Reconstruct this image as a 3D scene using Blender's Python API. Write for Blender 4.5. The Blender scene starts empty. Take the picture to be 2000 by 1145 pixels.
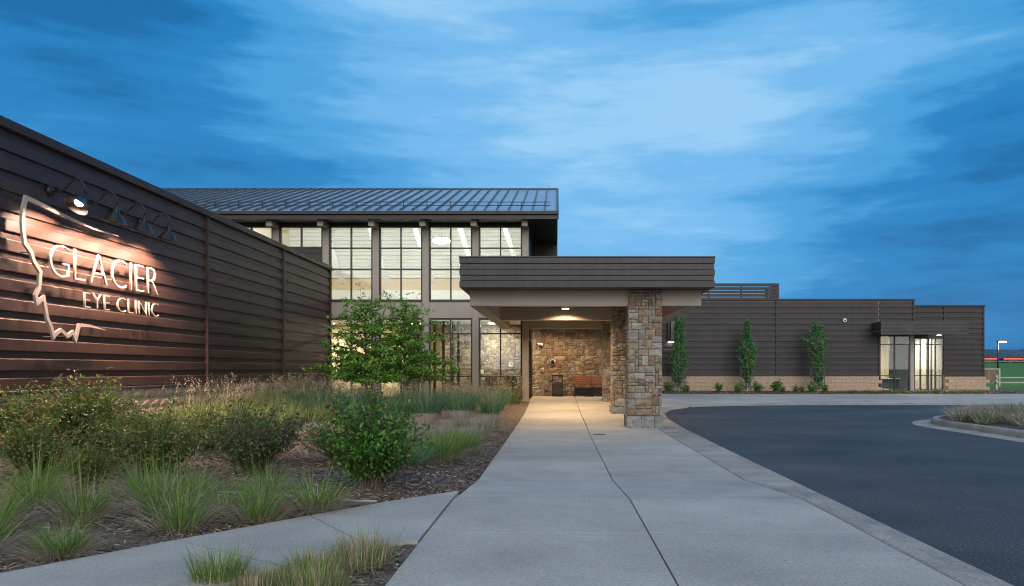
import bpy, math, random
import numpy as np
from mathutils import Matrix, Vector

# ------------------------------------------------------------------ camera, sky, sun, exposure
SC = bpy.context.scene
COL = SC.collection
R = math.radians
F, CX, CY, EYE = 1500.0, 1088.0, 721.0, 1.4      # focal length and principal point of the 2000 px photograph

cam_d = bpy.data.cameras.new('camera')
cam = bpy.data.objects.new('camera', cam_d); COL.objects.link(cam)
cam.location = (0, 0, EYE); cam.rotation_euler = (R(90), 0, 0)
cam_d.sensor_width = 36; cam_d.lens = F / 2000 * 36
cam_d.shift_x = -(CX - 1000) / 2000; cam_d.shift_y = (CY - 572.5) / 2000
cam_d.clip_end = 20000; cam_d.clip_start = 0.05
SC.camera = cam

SUN_EL, SUN_AZ = R(26), R(168)                    # azimuth clockwise from +Y: behind the camera, to the right
world = bpy.data.worlds.new('World'); SC.world = world; world.use_nodes = True
wn = world.node_tree; wn.nodes.clear()
def W(t, **kw):
    n = wn.nodes.new(t)
    for k, v in kw.items(): setattr(n, k, v)
    return n
def wl(a, b): wn.links.new(a, b)
def wmath(op, a, b=None, clamp=False):
    n = W('ShaderNodeMath', operation=op, use_clamp=clamp)
    for i, v in enumerate((a, b)):
        if v is None: continue
        if isinstance(v, (int, float)): n.inputs[i].default_value = v
        else: wl(v, n.inputs[i])
    return n.outputs[0]
def wmap(v, a, b, c, d, smooth=True):
    n = W('ShaderNodeMapRange'); n.interpolation_type = 'SMOOTHSTEP' if smooth else 'LINEAR'
    wl(v, n.inputs[0])
    for i, x in enumerate((a, b, c, d)): n.inputs[i + 1].default_value = x
    return n.outputs[0]
tc = W('ShaderNodeTexCoord'); gen = tc.outputs['Generated']
sep = W('ShaderNodeSeparateXYZ'); wl(gen, sep.inputs[0])
def wnoise(scale, detail, rough, dist, loc=(0, 0, 0)):
    m = W('ShaderNodeMapping'); m.inputs['Scale'].default_value = scale; m.inputs['Location'].default_value = loc
    m.inputs['Rotation'].default_value = (0, R(4), 0)
    wl(gen, m.inputs[0])
    n = W('ShaderNodeTexNoise'); n.inputs['Scale'].default_value = 1; n.inputs['Detail'].default_value = detail
    n.inputs['Roughness'].default_value = rough; n.inputs['Distortion'].default_value = dist
    wl(m.outputs[0], n.inputs[0]); return n.outputs[0]
big = wnoise((1.7, 1.7, 11), 6, .52, .12, (3.1, 0, .35))
mid = wnoise((4.6, 4.6, 27), 9, .60, .2, (1.3, .7, 2.0))
fine = wnoise((26, 26, 95), 6, .62, .3, (0, 2, 0))
dotn = W('ShaderNodeVectorMath', operation='DOT_PRODUCT'); wl(gen, dotn.inputs[0])
dotn.inputs[1].default_value = Vector((0.05, .90, .42)).normalized()
glow = wmap(dotn.outputs['Value'], .85, .998, 0, 1)
t = wmath('MULTIPLY', glow, .52)
t = wmath('ADD', t, wmath('MULTIPLY', wmath('SUBTRACT', big, .47), 1.25))
t = wmath('ADD', t, wmath('MULTIPLY', wmath('SUBTRACT', mid, .5), .62))
t = wmath('ADD', t, wmath('MULTIPLY', wmath('SUBTRACT', fine, .5), .16))
t = wmath('ADD', t, .19, True)
ramp = W('ShaderNodeValToRGB'); wl(t, ramp.inputs[0])
cr = ramp.color_ramp; cr.interpolation = 'EASE'
cr.elements[0].position = 0; cr.elements[0].color = (.004, .145, .39, 1)
cr.elements[1].position = 1; cr.elements[1].color = (.32, .61, .91, 1)
for p, c in ((.25, (.014, .215, .54, 1)), (.5, (.065, .345, .71, 1)), (.75, (.165, .475, .83, 1))):
    e = cr.elements.new(p); e.color = c
# behind the camera the dusk sky is paler and greyer
back = wmap(sep.outputs[1], .25, -.7, 0, 1)
pale = W('ShaderNodeMixRGB'); pale.blend_type = 'MIX'; wl(back, pale.inputs[0]); wl(ramp.outputs[0], pale.inputs[1])
lowm = W('ShaderNodeMixRGB'); wl(wmap(sep.outputs[2], .02, .45, 0, 1), lowm.inputs[0])
lowm.inputs[1].default_value = (1.35, 1.22, 1.12, 1); lowm.inputs[2].default_value = (1.0, 1.06, 1.14, 1)
wl(lowm.outputs[0], pale.inputs[2])
bg1 = W('ShaderNodeBackground'); wl(pale.outputs[0], bg1.inputs[0]); bg1.inputs[1].default_value = .84
sky = W('ShaderNodeTexSky'); sky.sky_type = 'NISHITA'; sky.sun_disc = False
sky.sun_elevation = SUN_EL; sky.sun_rotation = SUN_AZ
bg2 = W('ShaderNodeBackground'); wl(sky.outputs[0], bg2.inputs[0]); bg2.inputs[1].default_value = .006
addw = W('ShaderNodeAddShader'); wl(bg1.outputs[0], addw.inputs[0]); wl(bg2.outputs[0], addw.inputs[1])
wo = W('ShaderNodeOutputWorld'); wl(addw.outputs[0], wo.inputs[0])

sun_d = bpy.data.lights.new('sun', 'SUN'); sun_d.energy = .85; sun_d.angle = R(35); sun_d.color = (1, .93, .84)
sun = bpy.data.objects.new('sun', sun_d); COL.objects.link(sun)
sd = Vector((math.sin(SUN_AZ) * math.cos(SUN_EL), math.cos(SUN_AZ) * math.cos(SUN_EL), math.sin(SUN_EL)))
sun.rotation_euler = (-sd).to_track_quat('-Z', 'Y').to_euler(); sun.location = (10, -20, 15)

vs = SC.view_settings; vs.view_transform = 'Standard'; vs.look = 'None'; vs.exposure = .22; vs.gamma = 1
vs.use_curve_mapping = False
SC.cycles.use_denoising = True; SC.cycles.filter_width = 1.1
SC.cycles.transparent_max_bounces = 24; SC.cycles.max_bounces = 8; SC.cycles.caustics_reflective = False
SC.cycles.caustics_refractive = False; SC.cycles.sample_clamp_indirect = 6

# ------------------------------------------------------------------ materials
MATS = {}
def nodes_of(name):
    m = bpy.data.materials.new(name); m.use_nodes = True; MATS[name] = m
    nt = m.node_tree; b = nt.nodes['Principled BSDF']; return m, nt, b
def noise_node(nt, scale, detail=6, rough=.55, coord='Object', vec=None):
    n = nt.nodes.new('ShaderNodeTexNoise'); n.inputs['Scale'].default_value = scale
    n.inputs['Detail'].default_value = detail; n.inputs['Roughness'].default_value = rough
    if vec is None:
        t_ = nt.nodes.new('ShaderNodeTexCoord'); vec = t_.outputs[coord]
    nt.links.new(vec, n.inputs['Vector']); return n
def ramp_node(nt, fac, stops):
    r = nt.nodes.new('ShaderNodeValToRGB'); nt.links.new(fac, r.inputs[0])
    e = r.color_ramp.elements
    e[0].position, e[0].color = stops[0][0], (*stops[0][1], 1)
    e[1].position, e[1].color = stops[-1][0], (*stops[-1][1], 1)
    for p, c in stops[1:-1]: x = e.new(p); x.color = (*c, 1)
    return r
def bump(nt, b, height, strength, dist=.02):
    n = nt.nodes.new('ShaderNodeBump'); n.inputs['Strength'].default_value = strength; n.inputs['Distance'].default_value = dist
    nt.links.new(height, n.inputs['Height']); nt.links.new(n.outputs[0], b.inputs['Normal'])
def geo_pos(nt):
    g = nt.nodes.new('ShaderNodeNewGeometry'); return g.outputs['Position']
def mapped(nt, sc, src=None):
    m = nt.nodes.new('ShaderNodeMapping'); m.inputs['Scale'].default_value = sc
    nt.links.new(src or geo_pos(nt), m.inputs[0]); return m.outputs[0]
def plain(name, col, rough=.5, var=.12, scale=3, spec=.4, bumps=0, stretch=(1, 1, 1), metal=0):
    m, nt, b = nodes_of(name)
    n = noise_node(nt, scale, 5, .6, vec=mapped(nt, stretch))
    lo = tuple(c * (1 - var) for c in col); hi = tuple(min(1, c * (1 + var)) for c in col)
    r = ramp_node(nt, n.outputs[0], ((.3, lo), (.7, hi)))
    nt.links.new(r.outputs[0], b.inputs['Base Color'])
    b.inputs['Roughness'].default_value = rough; b.inputs['Specular IOR Level'].default_value = spec
    b.inputs['Metallic'].default_value = metal
    if bumps: bump(nt, b, n.outputs[0], bumps, .01)
    return m
def emit(name, col, s):
    m, nt, b = nodes_of(name); b.inputs['Base Color'].default_value = (*col, 1)
    b.inputs['Emission Color'].default_value = (*col, 1); b.inputs['Emission Strength'].default_value = s; return m

def mat_metal(name, col, rough=.36):
    # painted steel siding: faint oil-canning and dust streaks
    m, nt, b = nodes_of(name)
    n = noise_node(nt, 1, 4, .5, vec=mapped(nt, (.9, .9, 5)))
    n2 = noise_node(nt, 60, 3, .6, vec=geo_pos(nt))
    r = ramp_node(nt, n.outputs[0], ((.3, tuple(c * .86 for c in col)), (.7, tuple(c * 1.14 for c in col))))
    ns = noise_node(nt, 1, 5, .65, vec=mapped(nt, (5, 5, .35))); rs_ = ramp_node(nt, ns.outputs[0], ((.3, (.82, .82, .83)), (.7, (1.2, 1.19, 1.17))))
    ms = nt.nodes.new('ShaderNodeMixRGB'); ms.blend_type = 'MULTIPLY'; ms.inputs[0].default_value = 1
    nt.links.new(r.outputs[0], ms.inputs[1]); nt.links.new(rs_.outputs[0], ms.inputs[2]); nt.links.new(ms.outputs[0], b.inputs['Base Color'])
    rr = nt.nodes.new('ShaderNodeMapRange'); nt.links.new(n2.outputs[0], rr.inputs[0])
    rr.inputs[3].default_value = rough - .06; rr.inputs[4].default_value = rough + .1
    nt.links.new(rr.outputs[0], b.inputs['Roughness'])
    bump(nt, b, n.outputs[0], .12, .03); b.inputs['Specular IOR Level'].default_value = .4
    return m
SIDING = mat_metal('brown steel siding', (.050, .028, .023), .46)
SIDING2 = mat_metal('charcoal steel siding', (.034, .031, .034), .46)
DARKMETAL = mat_metal('dark bronze metal', (.035, .032, .033), .4)
FASCIA = mat_metal('fascia steel', (.048, .046, .050), .44)
ROOF = mat_metal('roof steel', (.40, .49, .58), .32); ROOF.node_tree.nodes['Principled BSDF'].inputs['Metallic'].default_value = .55
SEAM = mat_metal('seam steel', (.10, .125, .15), .4)
BEIGE = plain('taupe painted steel', (.36, .32, .29), .55, .06, 1.5)
SOFFIT = plain('brown soffit', (.17, .12, .085), .5, .12, 2, stretch=(1, .2, 1))
FRAME = plain('bronze window frame', (.045, .040, .038), .4, .1)
CREAM = plain('cream plaster', (.78, .66, .47), .8, .04, 1)
PEACH = plain('peach plaster', (.78, .58, .38), .8, .04, 1)
BRACE = plain('grey painted brace', (.50, .47, .42), .6, .05, 2)
WHITEW = plain('white painted boards', (.82, .79, .72), .6, .05, 2)
INFLOOR = plain('interior floor', (.35, .26, .18), .35, .15, 3)
BLACK = plain('black powder coat', (.016, .016, .017), .35, .2, 8)
GREYM = plain('grey metal', (.16, .165, .17), .4, .1)
WHITEP = plain('white plastic', (.75, .74, .70), .4, .04)
SIGN = plain('ivory sign face', (.38, .335, .295), .45, .04)
MORTAR = plain('mortar', (.25, .22, .185), .9, .2, 14, bumps=.3)
WOODR = plain('red brown bench wood', (.22, .085, .055), .5, .25, 3, stretch=(2, 30, 30))
TIMBER = plain('weathered rail timber', (.45, .43, .40), .8, .2, 6)
BARK = plain('grey brown bark', (.13, .10, .08), .85, .35, 18, bumps=.5)
BARKPALE = plain('pale aspen bark', (.42, .38, .30), .8, .3, 14, bumps=.3)
HOSE = plain('pale pipe', (.5, .46, .42), .6, .1)

def mat_glass(name, tint=(.93, .97, .96), refl=1.0):
    m, nt, b = nodes_of(name); nt.nodes.remove(b)
    tr = nt.nodes.new('ShaderNodeBsdfTransparent'); tr.inputs[0].default_value = (*tint, 1)
    gl = nt.nodes.new('ShaderNodeBsdfGlossy'); gl.inputs['Roughness'].default_value = .015; gl.inputs[0].default_value = (.85, .95, 1, 1)
    fr = nt.nodes.new('ShaderNodeFresnel'); fr.inputs[0].default_value = 1.75
    mu = nt.nodes.new('ShaderNodeMath'); mu.operation = 'MULTIPLY'; mu.inputs[1].default_value = refl; mu.use_clamp = True
    nt.links.new(fr.outputs[0], mu.inputs[0])
    mx = nt.nodes.new('ShaderNodeMixShader'); nt.links.new(mu.outputs[0], mx.inputs[0])
    nt.links.new(tr.outputs[0], mx.inputs[1]); nt.links.new(gl.outputs[0], mx.inputs[2])
    nt.links.new(mx.outputs[0], nt.nodes['Material Output'].inputs[0]); return m
GLASS = mat_glass('coated window glass', (.90, .97, .985), .95)

def mat_stone(name, a, b_, c):
    m, nt, b = nodes_of(name)
    oi = nt.nodes.new('ShaderNodeObjectInfo')
    r = ramp_node(nt, oi.outputs['Random'], ((0, a), (.5, b_), (1, c)))
    n = noise_node(nt, 9, 8, .65, vec=geo_pos(nt)); n2 = noise_node(nt, 45, 4, .6, vec=geo_pos(nt))
    rr = ramp_node(nt, n.outputs[0], ((.25, (.42, .40, .38)), (.48, (.95, .95, .95)), (.75, (1.55, 1.48, 1.4))))
    mx = nt.nodes.new('ShaderNodeMixRGB'); mx.blend_type = 'MULTIPLY'; mx.inputs[0].default_value = 1
    nt.links.new(r.outputs[0], mx.inputs[1]); nt.links.new(rr.outputs[0], mx.inputs[2])
    nt.links.new(mx.outputs[0], b.inputs['Base Color']); b.inputs['Roughness'].default_value = .82
    ad = nt.nodes.new('ShaderNodeMath'); ad.operation = 'ADD'; nt.links.new(n.outputs[0], ad.inputs[0]); nt.links.new(n2.outputs[0], ad.inputs[1])
    bump(nt, b, ad.outputs[0], .7, .02); return m
STONES = [mat_stone('tan ledgestone', (.27, .215, .15), (.225, .185, .135), (.33, .27, .20)),
          mat_stone('grey ledgestone', (.23, .22, .20), (.28, .265, .24), (.185, .182, .178)),
          mat_stone('rust ledgestone', (.22, .15, .105), (.17, .12, .09), (.26, .195, .145)),
          mat_stone('pale ledgestone', (.36, .34, .30), (.33, .30, .25), (.30, .29, .28))]
PLINTH = mat_stone('blue grey plinth stone', (.21, .23, .24), (.25, .26, .26), (.19, .20, .21))
BLOCKR = plain('smooth tan block', (.42, .32, .235), .85, .16, 7, bumps=.35)
BLOCK = mat_stone('tan split face block', (.36, .26, .19), (.42, .31, .23), (.33, .24, .18))

def mat_ground(name, cols, s1, s2, rough, bs, spec=.3, big=.25, lo=.84, hi=1.12, fleck=None):
    m, nt, b = nodes_of(name)
    n = noise_node(nt, s1, 6, .6, vec=geo_pos(nt)); n2 = noise_node(nt, s2, 3, .7, vec=geo_pos(nt))
    n3 = noise_node(nt, big, 4, .55, vec=mapped(nt, (1, 1.7, 1)))
    r = ramp_node(nt, n2.outputs[0], ((.3, cols[0]), (.7, cols[1])))
    r2 = ramp_node(nt, n.outputs[0], ((.3, (.86, .86, .87)), (.7, (1.1, 1.1, 1.09))))
    r3 = ramp_node(nt, n3.outputs[0], ((.3, (lo, lo, lo)), (.7, (hi, hi, hi))))
    mx = nt.nodes.new('ShaderNodeMixRGB'); mx.blend_type = 'MULTIPLY'; mx.inputs[0].default_value = 1
    mx2 = nt.nodes.new('ShaderNodeMixRGB'); mx2.blend_type = 'MULTIPLY'; mx2.inputs[0].default_value = 1
    nt.links.new(r.outputs[0], mx.inputs[1]); nt.links.new(r2.outputs[0], mx.inputs[2])
    nt.links.new(mx.outputs[0], mx2.inputs[1]); nt.links.new(r3.outputs[0], mx2.inputs[2])
    oi = nt.nodes.new('ShaderNodeObjectInfo'); ro = ramp_node(nt, oi.outputs['Random'], ((0, (.93, .93, .94)), (1, (1.05, 1.045, 1.03))))
    mo_ = nt.nodes.new('ShaderNodeMixRGB'); mo_.blend_type = 'MULTIPLY'; mo_.inputs[0].default_value = 1
    nt.links.new(mx2.outputs[0], mo_.inputs[1]); nt.links.new(ro.outputs[0], mo_.inputs[2]); out = mo_.outputs[0]
    if fleck:                                     # pale aggregate and litter specks
        vo = nt.nodes.new('ShaderNodeTexVoronoi'); vo.inputs['Scale'].default_value = fleck[0]; nt.links.new(geo_pos(nt), vo.inputs['Vector'])
        rr = ramp_node(nt, vo.outputs['Distance'], ((fleck[1], (1, 1, 1)), (fleck[1] + .05, (0, 0, 0))))
        n4 = noise_node(nt, .8, 4, .6, vec=geo_pos(nt)); r4 = ramp_node(nt, n4.outputs[0], ((.42, (0, 0, 0)), (.62, (1, 1, 1))))
        mm = nt.nodes.new('ShaderNodeMath'); mm.operation = 'MULTIPLY'; nt.links.new(rr.outputs[0], mm.inputs[0]); nt.links.new(r4.outputs[0], mm.inputs[1])
        m3 = nt.nodes.new('ShaderNodeMixRGB'); nt.links.new(mm.outputs[0], m3.inputs[0]); nt.links.new(out, m3.inputs[1]); m3.inputs[2].default_value = (*fleck[2], 1); out = m3.outputs[0]
    nt.links.new(out, b.inputs['Base Color'])
    b.inputs['Roughness'].default_value = rough; b.inputs['Specular IOR Level'].default_value = spec
    bump(nt, b, n2.outputs[0], bs, .004); return m
CONCRETE = mat_ground('broom finished concrete', ((.335, .318, .287), (.51, .487, .442)), 1.6, 48, .8, .5, lo=.80, hi=1.13, fleck=(9, .05, (.16, .15, .14)))
KERBC = mat_ground('kerb concrete', ((.24, .225, .20), (.44, .415, .375)), 3, 45, .85, .6, big=.9, lo=.72, hi=1.15)
ASPHALT = mat_ground('asphalt', ((.020, .021, .023), (.105, .106, .108)), 1.0, 38, .68, 1.0, .3, big=.3, lo=.62, hi=1.30, fleck=(20, .12, (.24, .235, .22)))
MULCH = mat_ground('bark mulch soil', ((.06, .043, .034), (.25, .195, .16)), 5, 45, .95, 1.0)
LAWN = mat_ground('lawn turf', ((.045, .13, .018), (.09, .22, .035)), .8, 14, .9, .6)
HILL = plain('forested hill', (.045, .085, .125), .95, .3, .01)  # blue of the distant haze is put into the base colour

def mat_leaf(name, cols, rough=.45, trans=.25):
    m, nt, b = nodes_of(name)
    g = nt.nodes.new('ShaderNodeNewGeometry')
    r = ramp_node(nt, g.outputs['Random Per Island'], cols)
    nt.links.new(r.outputs[0], b.inputs['Base Color']); b.inputs['Roughness'].default_value = rough
    b.inputs['Specular IOR Level'].default_value = .35
    tl = nt.nodes.new('ShaderNodeBsdfTranslucent'); nt.links.new(r.outputs[0], tl.inputs[0])
    mx = nt.nodes.new('ShaderNodeMixShader'); mx.inputs[0].default_value = trans
    nt.links.new(b.outputs[0], mx.inputs[1]); nt.links.new(tl.outputs[0], mx.inputs[2])
    nt.links.new(mx.outputs[0], nt.nodes['Material Output'].inputs[0]); return m
L_TREE = mat_leaf('hawthorn leaf', ((0, (.075, .22, .022)), (.5, (.18, .42, .055)), (1, (.38, .60, .12))), .4, .4)
L_ASPEN = mat_leaf('aspen leaf', ((0, (.035, .13, .04)), (.6, (.075, .23, .07)), (1, (.16, .36, .12))), .42, .35)
L_SHRUB = mat_leaf('glossy shrub leaf', ((0, (.03, .11, .018)), (.5, (.075, .21, .03)), (.9, (.16, .34, .055)), (1, (.24, .14, .06))), .35, .3)
L_RED = mat_leaf('bronze tipped shrub leaf', ((0, (.045, .11, .02)), (.45, (.11, .21, .04)), (.8, (.23, .28, .07)), (1, (.30, .13, .07))), .4, .3)
L_DULL = mat_leaf('dull shrub leaf', ((0, (.05, .10, .03)), (.6, (.09, .17, .045)), (1, (.20, .14, .08))), .5, .3)
L_LOW = mat_leaf('far shrub leaf', ((0, (.05, .15, .025)), (.6, (.12, .26, .045)), (1, (.22, .34, .08))), .45, .3)
G_GREEN = mat_leaf('green grass blade', ((0, (.075, .17, .025)), (.6, (.17, .30, .05)), (1, (.33, .42, .11))), .5, .3)
G_BLUE = mat_leaf('blue green grass blade', ((0, (.05, .16, .085)), (.6, (.10, .25, .14)), (1, (.22, .34, .16))), .5)
G_OLIVE = mat_leaf('olive grass blade', ((0, (.09, .16, .04)), (.6, (.17, .25, .075)), (1, (.33, .33, .14))), .55, .3)
G_STRAW = mat_leaf('dry straw blade', ((0, (.24, .18, .11)), (.6, (.46, .37, .25)), (1, (.66, .56, .42))), .7)
G_GREYSTRAW = mat_leaf('grey cut straw', ((0, (.20, .165, .135)), (.6, (.42, .36, .30)), (1, (.62, .55, .47))), .75)
G_SEED = mat_leaf('tan seed head', ((0, (.27, .22, .14)), (.6, (.42, .35, .23)), (1, (.55, .47, .33))), .7)
CHIP = mat_leaf('bark chip', ((0, (.045, .028, .02)), (.5, (.13, .09, .068)), (.82, (.24, .19, .15)), (1, (.55, .51, .46))), .9, 0)

BULB = emit('warm lamp glow', (1, .70, .38), 9)
SOFLIGHT = emit('downlight lens', (1, .80, .52), 14)
PENDG = emit('pendant globe', (1, .88, .68), 9)
TAIL_STREAK = emit('red tail lamp', (1, .10, .08), 1.6)
LANTERN = emit('street lamp lens', (1, .70, .38), 30)

# ------------------------------------------------------------------ geometry helpers
def at(px, py, D):                                # a point of the place at depth D metres
    return Vector(((px - CX) / F * D, D, EYE + (CY - py) / F * D))
def link(o): COL.objects.link(o); return o
def adopt(ch, parent):
    ch.parent = parent
    ch.matrix_parent_inverse = Matrix.Translation(-parent.location) if parent.type == 'EMPTY' else Matrix.Identity(4)
    return ch
def thing(name, label, cat, loc=(0, 0, 0), group=None):
    o = bpy.data.objects.new(name, None); link(o); o.location = loc
    o['label'] = label; o['category'] = cat
    if group: o['group'] = group
    return o
def tag(o, label, cat=None, group=None, kind=None):
    o['label'] = label
    if cat: o['category'] = cat
    if group: o['group'] = group
    if kind: o['kind'] = kind
    return o
class MB:
    def __init__(s): s.v = []; s.f = []
    def add(s, v, f):
        k = len(s.v); s.v += [tuple(p) for p in v]; s.f += [tuple(i + k for i in q) for q in f]; return s
    def box(s, x0, x1, y0, y1, z0, z1):
        return s.add([(x0, y0, z0), (x1, y0, z0), (x1, y1, z0), (x0, y1, z0), (x0, y0, z1), (x1, y0, z1), (x1, y1, z1), (x0, y1, z1)],
                     [(0, 3, 2, 1), (4, 5, 6, 7), (0, 1, 5, 4), (1, 2, 6, 5), (2, 3, 7, 6), (3, 0, 4, 7)])
    def bbox(s, x0, x1, y0, y1, z0, z1, b=.01):   # box with chamfered edges
        v = []; 
        for z, i in ((z0, b), (z0 + b, 0), (z1 - b, 0), (z1, b)):
            X0, X1, Y0, Y1 = x0 + i, x1 - i, y0 + i, y1 - i; c = b if i == 0 else b
            v += [(X0 + c, Y0, z), (X1 - c, Y0, z), (X1, Y0 + c, z), (X1, Y1 - c, z), (X1 - c, Y1, z), (X0 + c, Y1, z), (X0, Y1 - c, z), (X0, Y0 + c, z)]
        f = [tuple(range(7, -1, -1)), tuple(range(24, 32))]
        for k in range(3):
            for i in range(8): j = (i + 1) % 8; f.append((k * 8 + i, k * 8 + j, k * 8 + 8 + j, k * 8 + 8 + i))
        return s.add(v, f)
    def prism(s, prof, place, a, b):              # closed profile swept straight: place(u, v, w)
        n = len(prof)
        v = [place(u, w, a) for u, w in prof] + [place(u, w, b) for u, w in prof]
        f = [tuple(range(n)), tuple(range(2 * n - 1, n - 1, -1))] + [(i, i + n, (i + 1) % n + n, (i + 1) % n) for i in range(n)]
        return s.add(v, f)
    def tube(s, pts, r, n=8, cap=True):
        pts = [Vector(p) for p in pts]; rs = r if isinstance(r, (list, tuple)) else [r] * len(pts)
        v = []; up = Vector((0, 0, 1))
        for i, p in enumerate(pts):
            d = (pts[min(i + 1, len(pts) - 1)] - pts[max(i - 1, 0)]).normalized()
            a = d.cross(up if abs(d.z) < .95 else Vector((1, 0, 0))).normalized(); b = a.cross(d)
            v += [p + (a * math.cos(k * 2 * math.pi / n) + b * math.sin(k * 2 * math.pi / n)) * rs[i] for k in range(n)]
        f = [(i * n + k, i * n + (k + 1) % n, (i + 1) * n + (k + 1) % n, (i + 1) * n + k) for i in range(len(pts) - 1) for k in range(n)]
        if cap: f += [tuple(range(n - 1, -1, -1)), tuple(range((len(pts) - 1) * n, len(pts) * n))]
        return s.add(v, f)
    def lathe(s, prof, c, n=20, M=None):
        c = Vector(c); v = []
        for r_, z in prof:
            for k in range(n):
                p = Vector((r_ * math.cos(k * 2 * math.pi / n), r_ * math.sin(k * 2 * math.pi / n), z))
                v.append(c + (M @ p if M else p))
        return s.add(v, [(i * n + k, i * n + (k + 1) % n, (i + 1) * n + (k + 1) % n, (i + 1) * n + k) for i in range(len(prof) - 1) for k in range(n)])
    def mesh(s, name, mat, smooth=False):
        me = bpy.data.meshes.new(name); me.from_pydata(s.v, [], s.f); me.update()
        if mat: me.materials.append(mat)
        import bmesh
        bm = bmesh.new(); bm.from_mesh(me); bmesh.ops.recalc_face_normals(bm, faces=bm.faces); bm.to_mesh(me); bm.free()
        if smooth: me.polygons.foreach_set('use_smooth', [True] * len(me.polygons))
        return me
    def build(s, name, mat, parent=None, smooth=False):
        o = link(bpy.data.objects.new(name, s.mesh(name, mat, smooth)))
        if parent: adopt(o, parent)
        return o
def box(name, mat, parent, *a, b=0):
    m = MB(); (m.bbox(*a, b=b) if b else m.box(*a)); return m.build(name, mat, parent)
def inst(name, me, loc, parent=None, rz=0, sc=None):
    o = link(bpy.data.objects.new(name, me)); o.location = loc; o.rotation_euler[2] = rz
    if sc: o.scale = sc
    if parent: adopt(o, parent)
    return o
def np_mesh(name, V, Q, mat, smooth=False):
    me = bpy.data.meshes.new(name); V = np.asarray(V, np.float32); Q = np.asarray(Q, np.int32)
    me.vertices.add(len(V)); me.vertices.foreach_set('co', V.ravel())
    me.loops.add(Q.size); me.loops.foreach_set('vertex_index', Q.ravel())
    me.polygons.add(len(Q)); me.polygons.foreach_set('loop_start', np.arange(0, Q.size, 4, dtype=np.int32))
    me.update(calc_edges=True); me.materials.append(mat)
    if smooth: me.polygons.foreach_set('use_smooth', [True] * len(me.polygons))
    return me
ORD = 'first second third fourth fifth sixth seventh eighth ninth tenth eleventh twelfth thirteenth fourteenth fifteenth sixteenth'.split()
def structure(o): o['kind'] = 'structure'; return o

# ------------------------------------------------------------------ ground heights
def lin(x, pts):
    if x <= pts[0][0]: return pts[0][1]
    for (a, b), (c, d) in zip(pts, pts[1:]):
        if x <= c: return b + (d - b) * (x - a) / (c - a)
    return pts[-1][1]
def zc(D): return lin(D, ((7.35, .15), (9.7, 0.0), (18, 0.0), (23.5, .035), (28.5, .22), (33.5, .24)))
def sm(t): t = max(0, min(1, t)); return t * t * (3 - 2 * t)
def zw(x, D):                                     # concrete: main walk, forecourt and far pavement
    a = zc(D); 
    if D < 20: return a
    far = .018 + .115 * sm((D - 29.8) / 2.2)
    k = sm((x - 2.3) / 3.2)
    return a + (far - a) * k
def zb(x, D):                                     # planting bed
    body = lin(D, ((9, .10), (18, .10), (28, .20))) + .10 * sm((-x - 6) / 2)
    return zc(D) - .035 + (body - zc(D) + .035) * sm((-x - 1.0) / .9)

# ground sheet reaching the horizon, lawn rising to the road embankment
def zl(x, y): return -.25 + (.28 * sm((y - 45) / 10) + 2.6 * sm((y - 70) / 90)) * sm((x - 22) / 8)
def grid_obj(name, xs, ys, zf, mat, kind='structure'):
    V = [(x, y, zf(x, y)) for y in ys for x in xs]; n = len(xs)
    Q = [(j * n + i, j * n + i + 1, (j + 1) * n + i + 1, (j + 1) * n + i) for j in range(len(ys) - 1) for i in range(n - 1)]
    o = link(bpy.data.objects.new(name, np_mesh(name, V, Q, mat, True)))
    if kind: o['kind'] = kind
    return o
gx = [-6000, -2000, -400, -60, -20, 0, 10, 18, 22, 24, 26, 28, 30, 34, 40, 60, 90, 130, 180, 400, 2000, 6000]
gy = [-4000, -400, -40, 0, 20, 35, 42, 45, 48, 51, 55, 60, 70, 80, 90, 100, 110, 120, 130, 140, 150, 160, 200, 400, 2000, 9000]
tag(grid_obj('ground', gx, gy, zl, LAWN), 'wide green lawn running to the horizon', kind='structure')
rng = random.Random(5)
def ridge(name, y, x0, x1, n, hf, mat):
    m = MB(); v = []
    for i in range(n + 1):
        x = x0 + (x1 - x0) * i / n; h = hf(x)
        v += [(x, y - 500, -5), (x, y, h), (x, y + 700, -5)]
    m.add(v, [(i * 3 + k, i * 3 + 3 + k, i * 3 + 4 + k, i * 3 + 1 + k) for i in range(n) for k in range(2)])
    o = m.build(name, mat, None, True); o['kind'] = 'structure'; return o
tag(ridge('hills', 4200, -6500, 7500, 160, lambda x: 62 + 45 * math.sin(x / 430 + 1.2) + 26 * math.sin(x / 170) + 8 * math.sin(x / 51), HILL),
    'low dark blue hills on the far horizon', kind='structure')

# asphalt drive
xs = [2.9 + i * .45 for i in range(80)]
drv = MB()
edge = [(2.93, 1), (2.93, 12), (2.97, 18), (3.1, 21.5), (3.35, 24), (3.9, 26.3), (4.8, 27.9), (6.1, 28.9), (8, 29.55), (11, 29.8), (40, 29.9)]
drv.add([(x, y, 0) for x, y in edge] + [(40, 1, 0)], [tuple(range(len(edge) + 1))[::-1]])
o = drv.build('driveway', ASPHALT); tag(o, 'dark asphalt drive curving round in front of the building', kind='structure')

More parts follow.
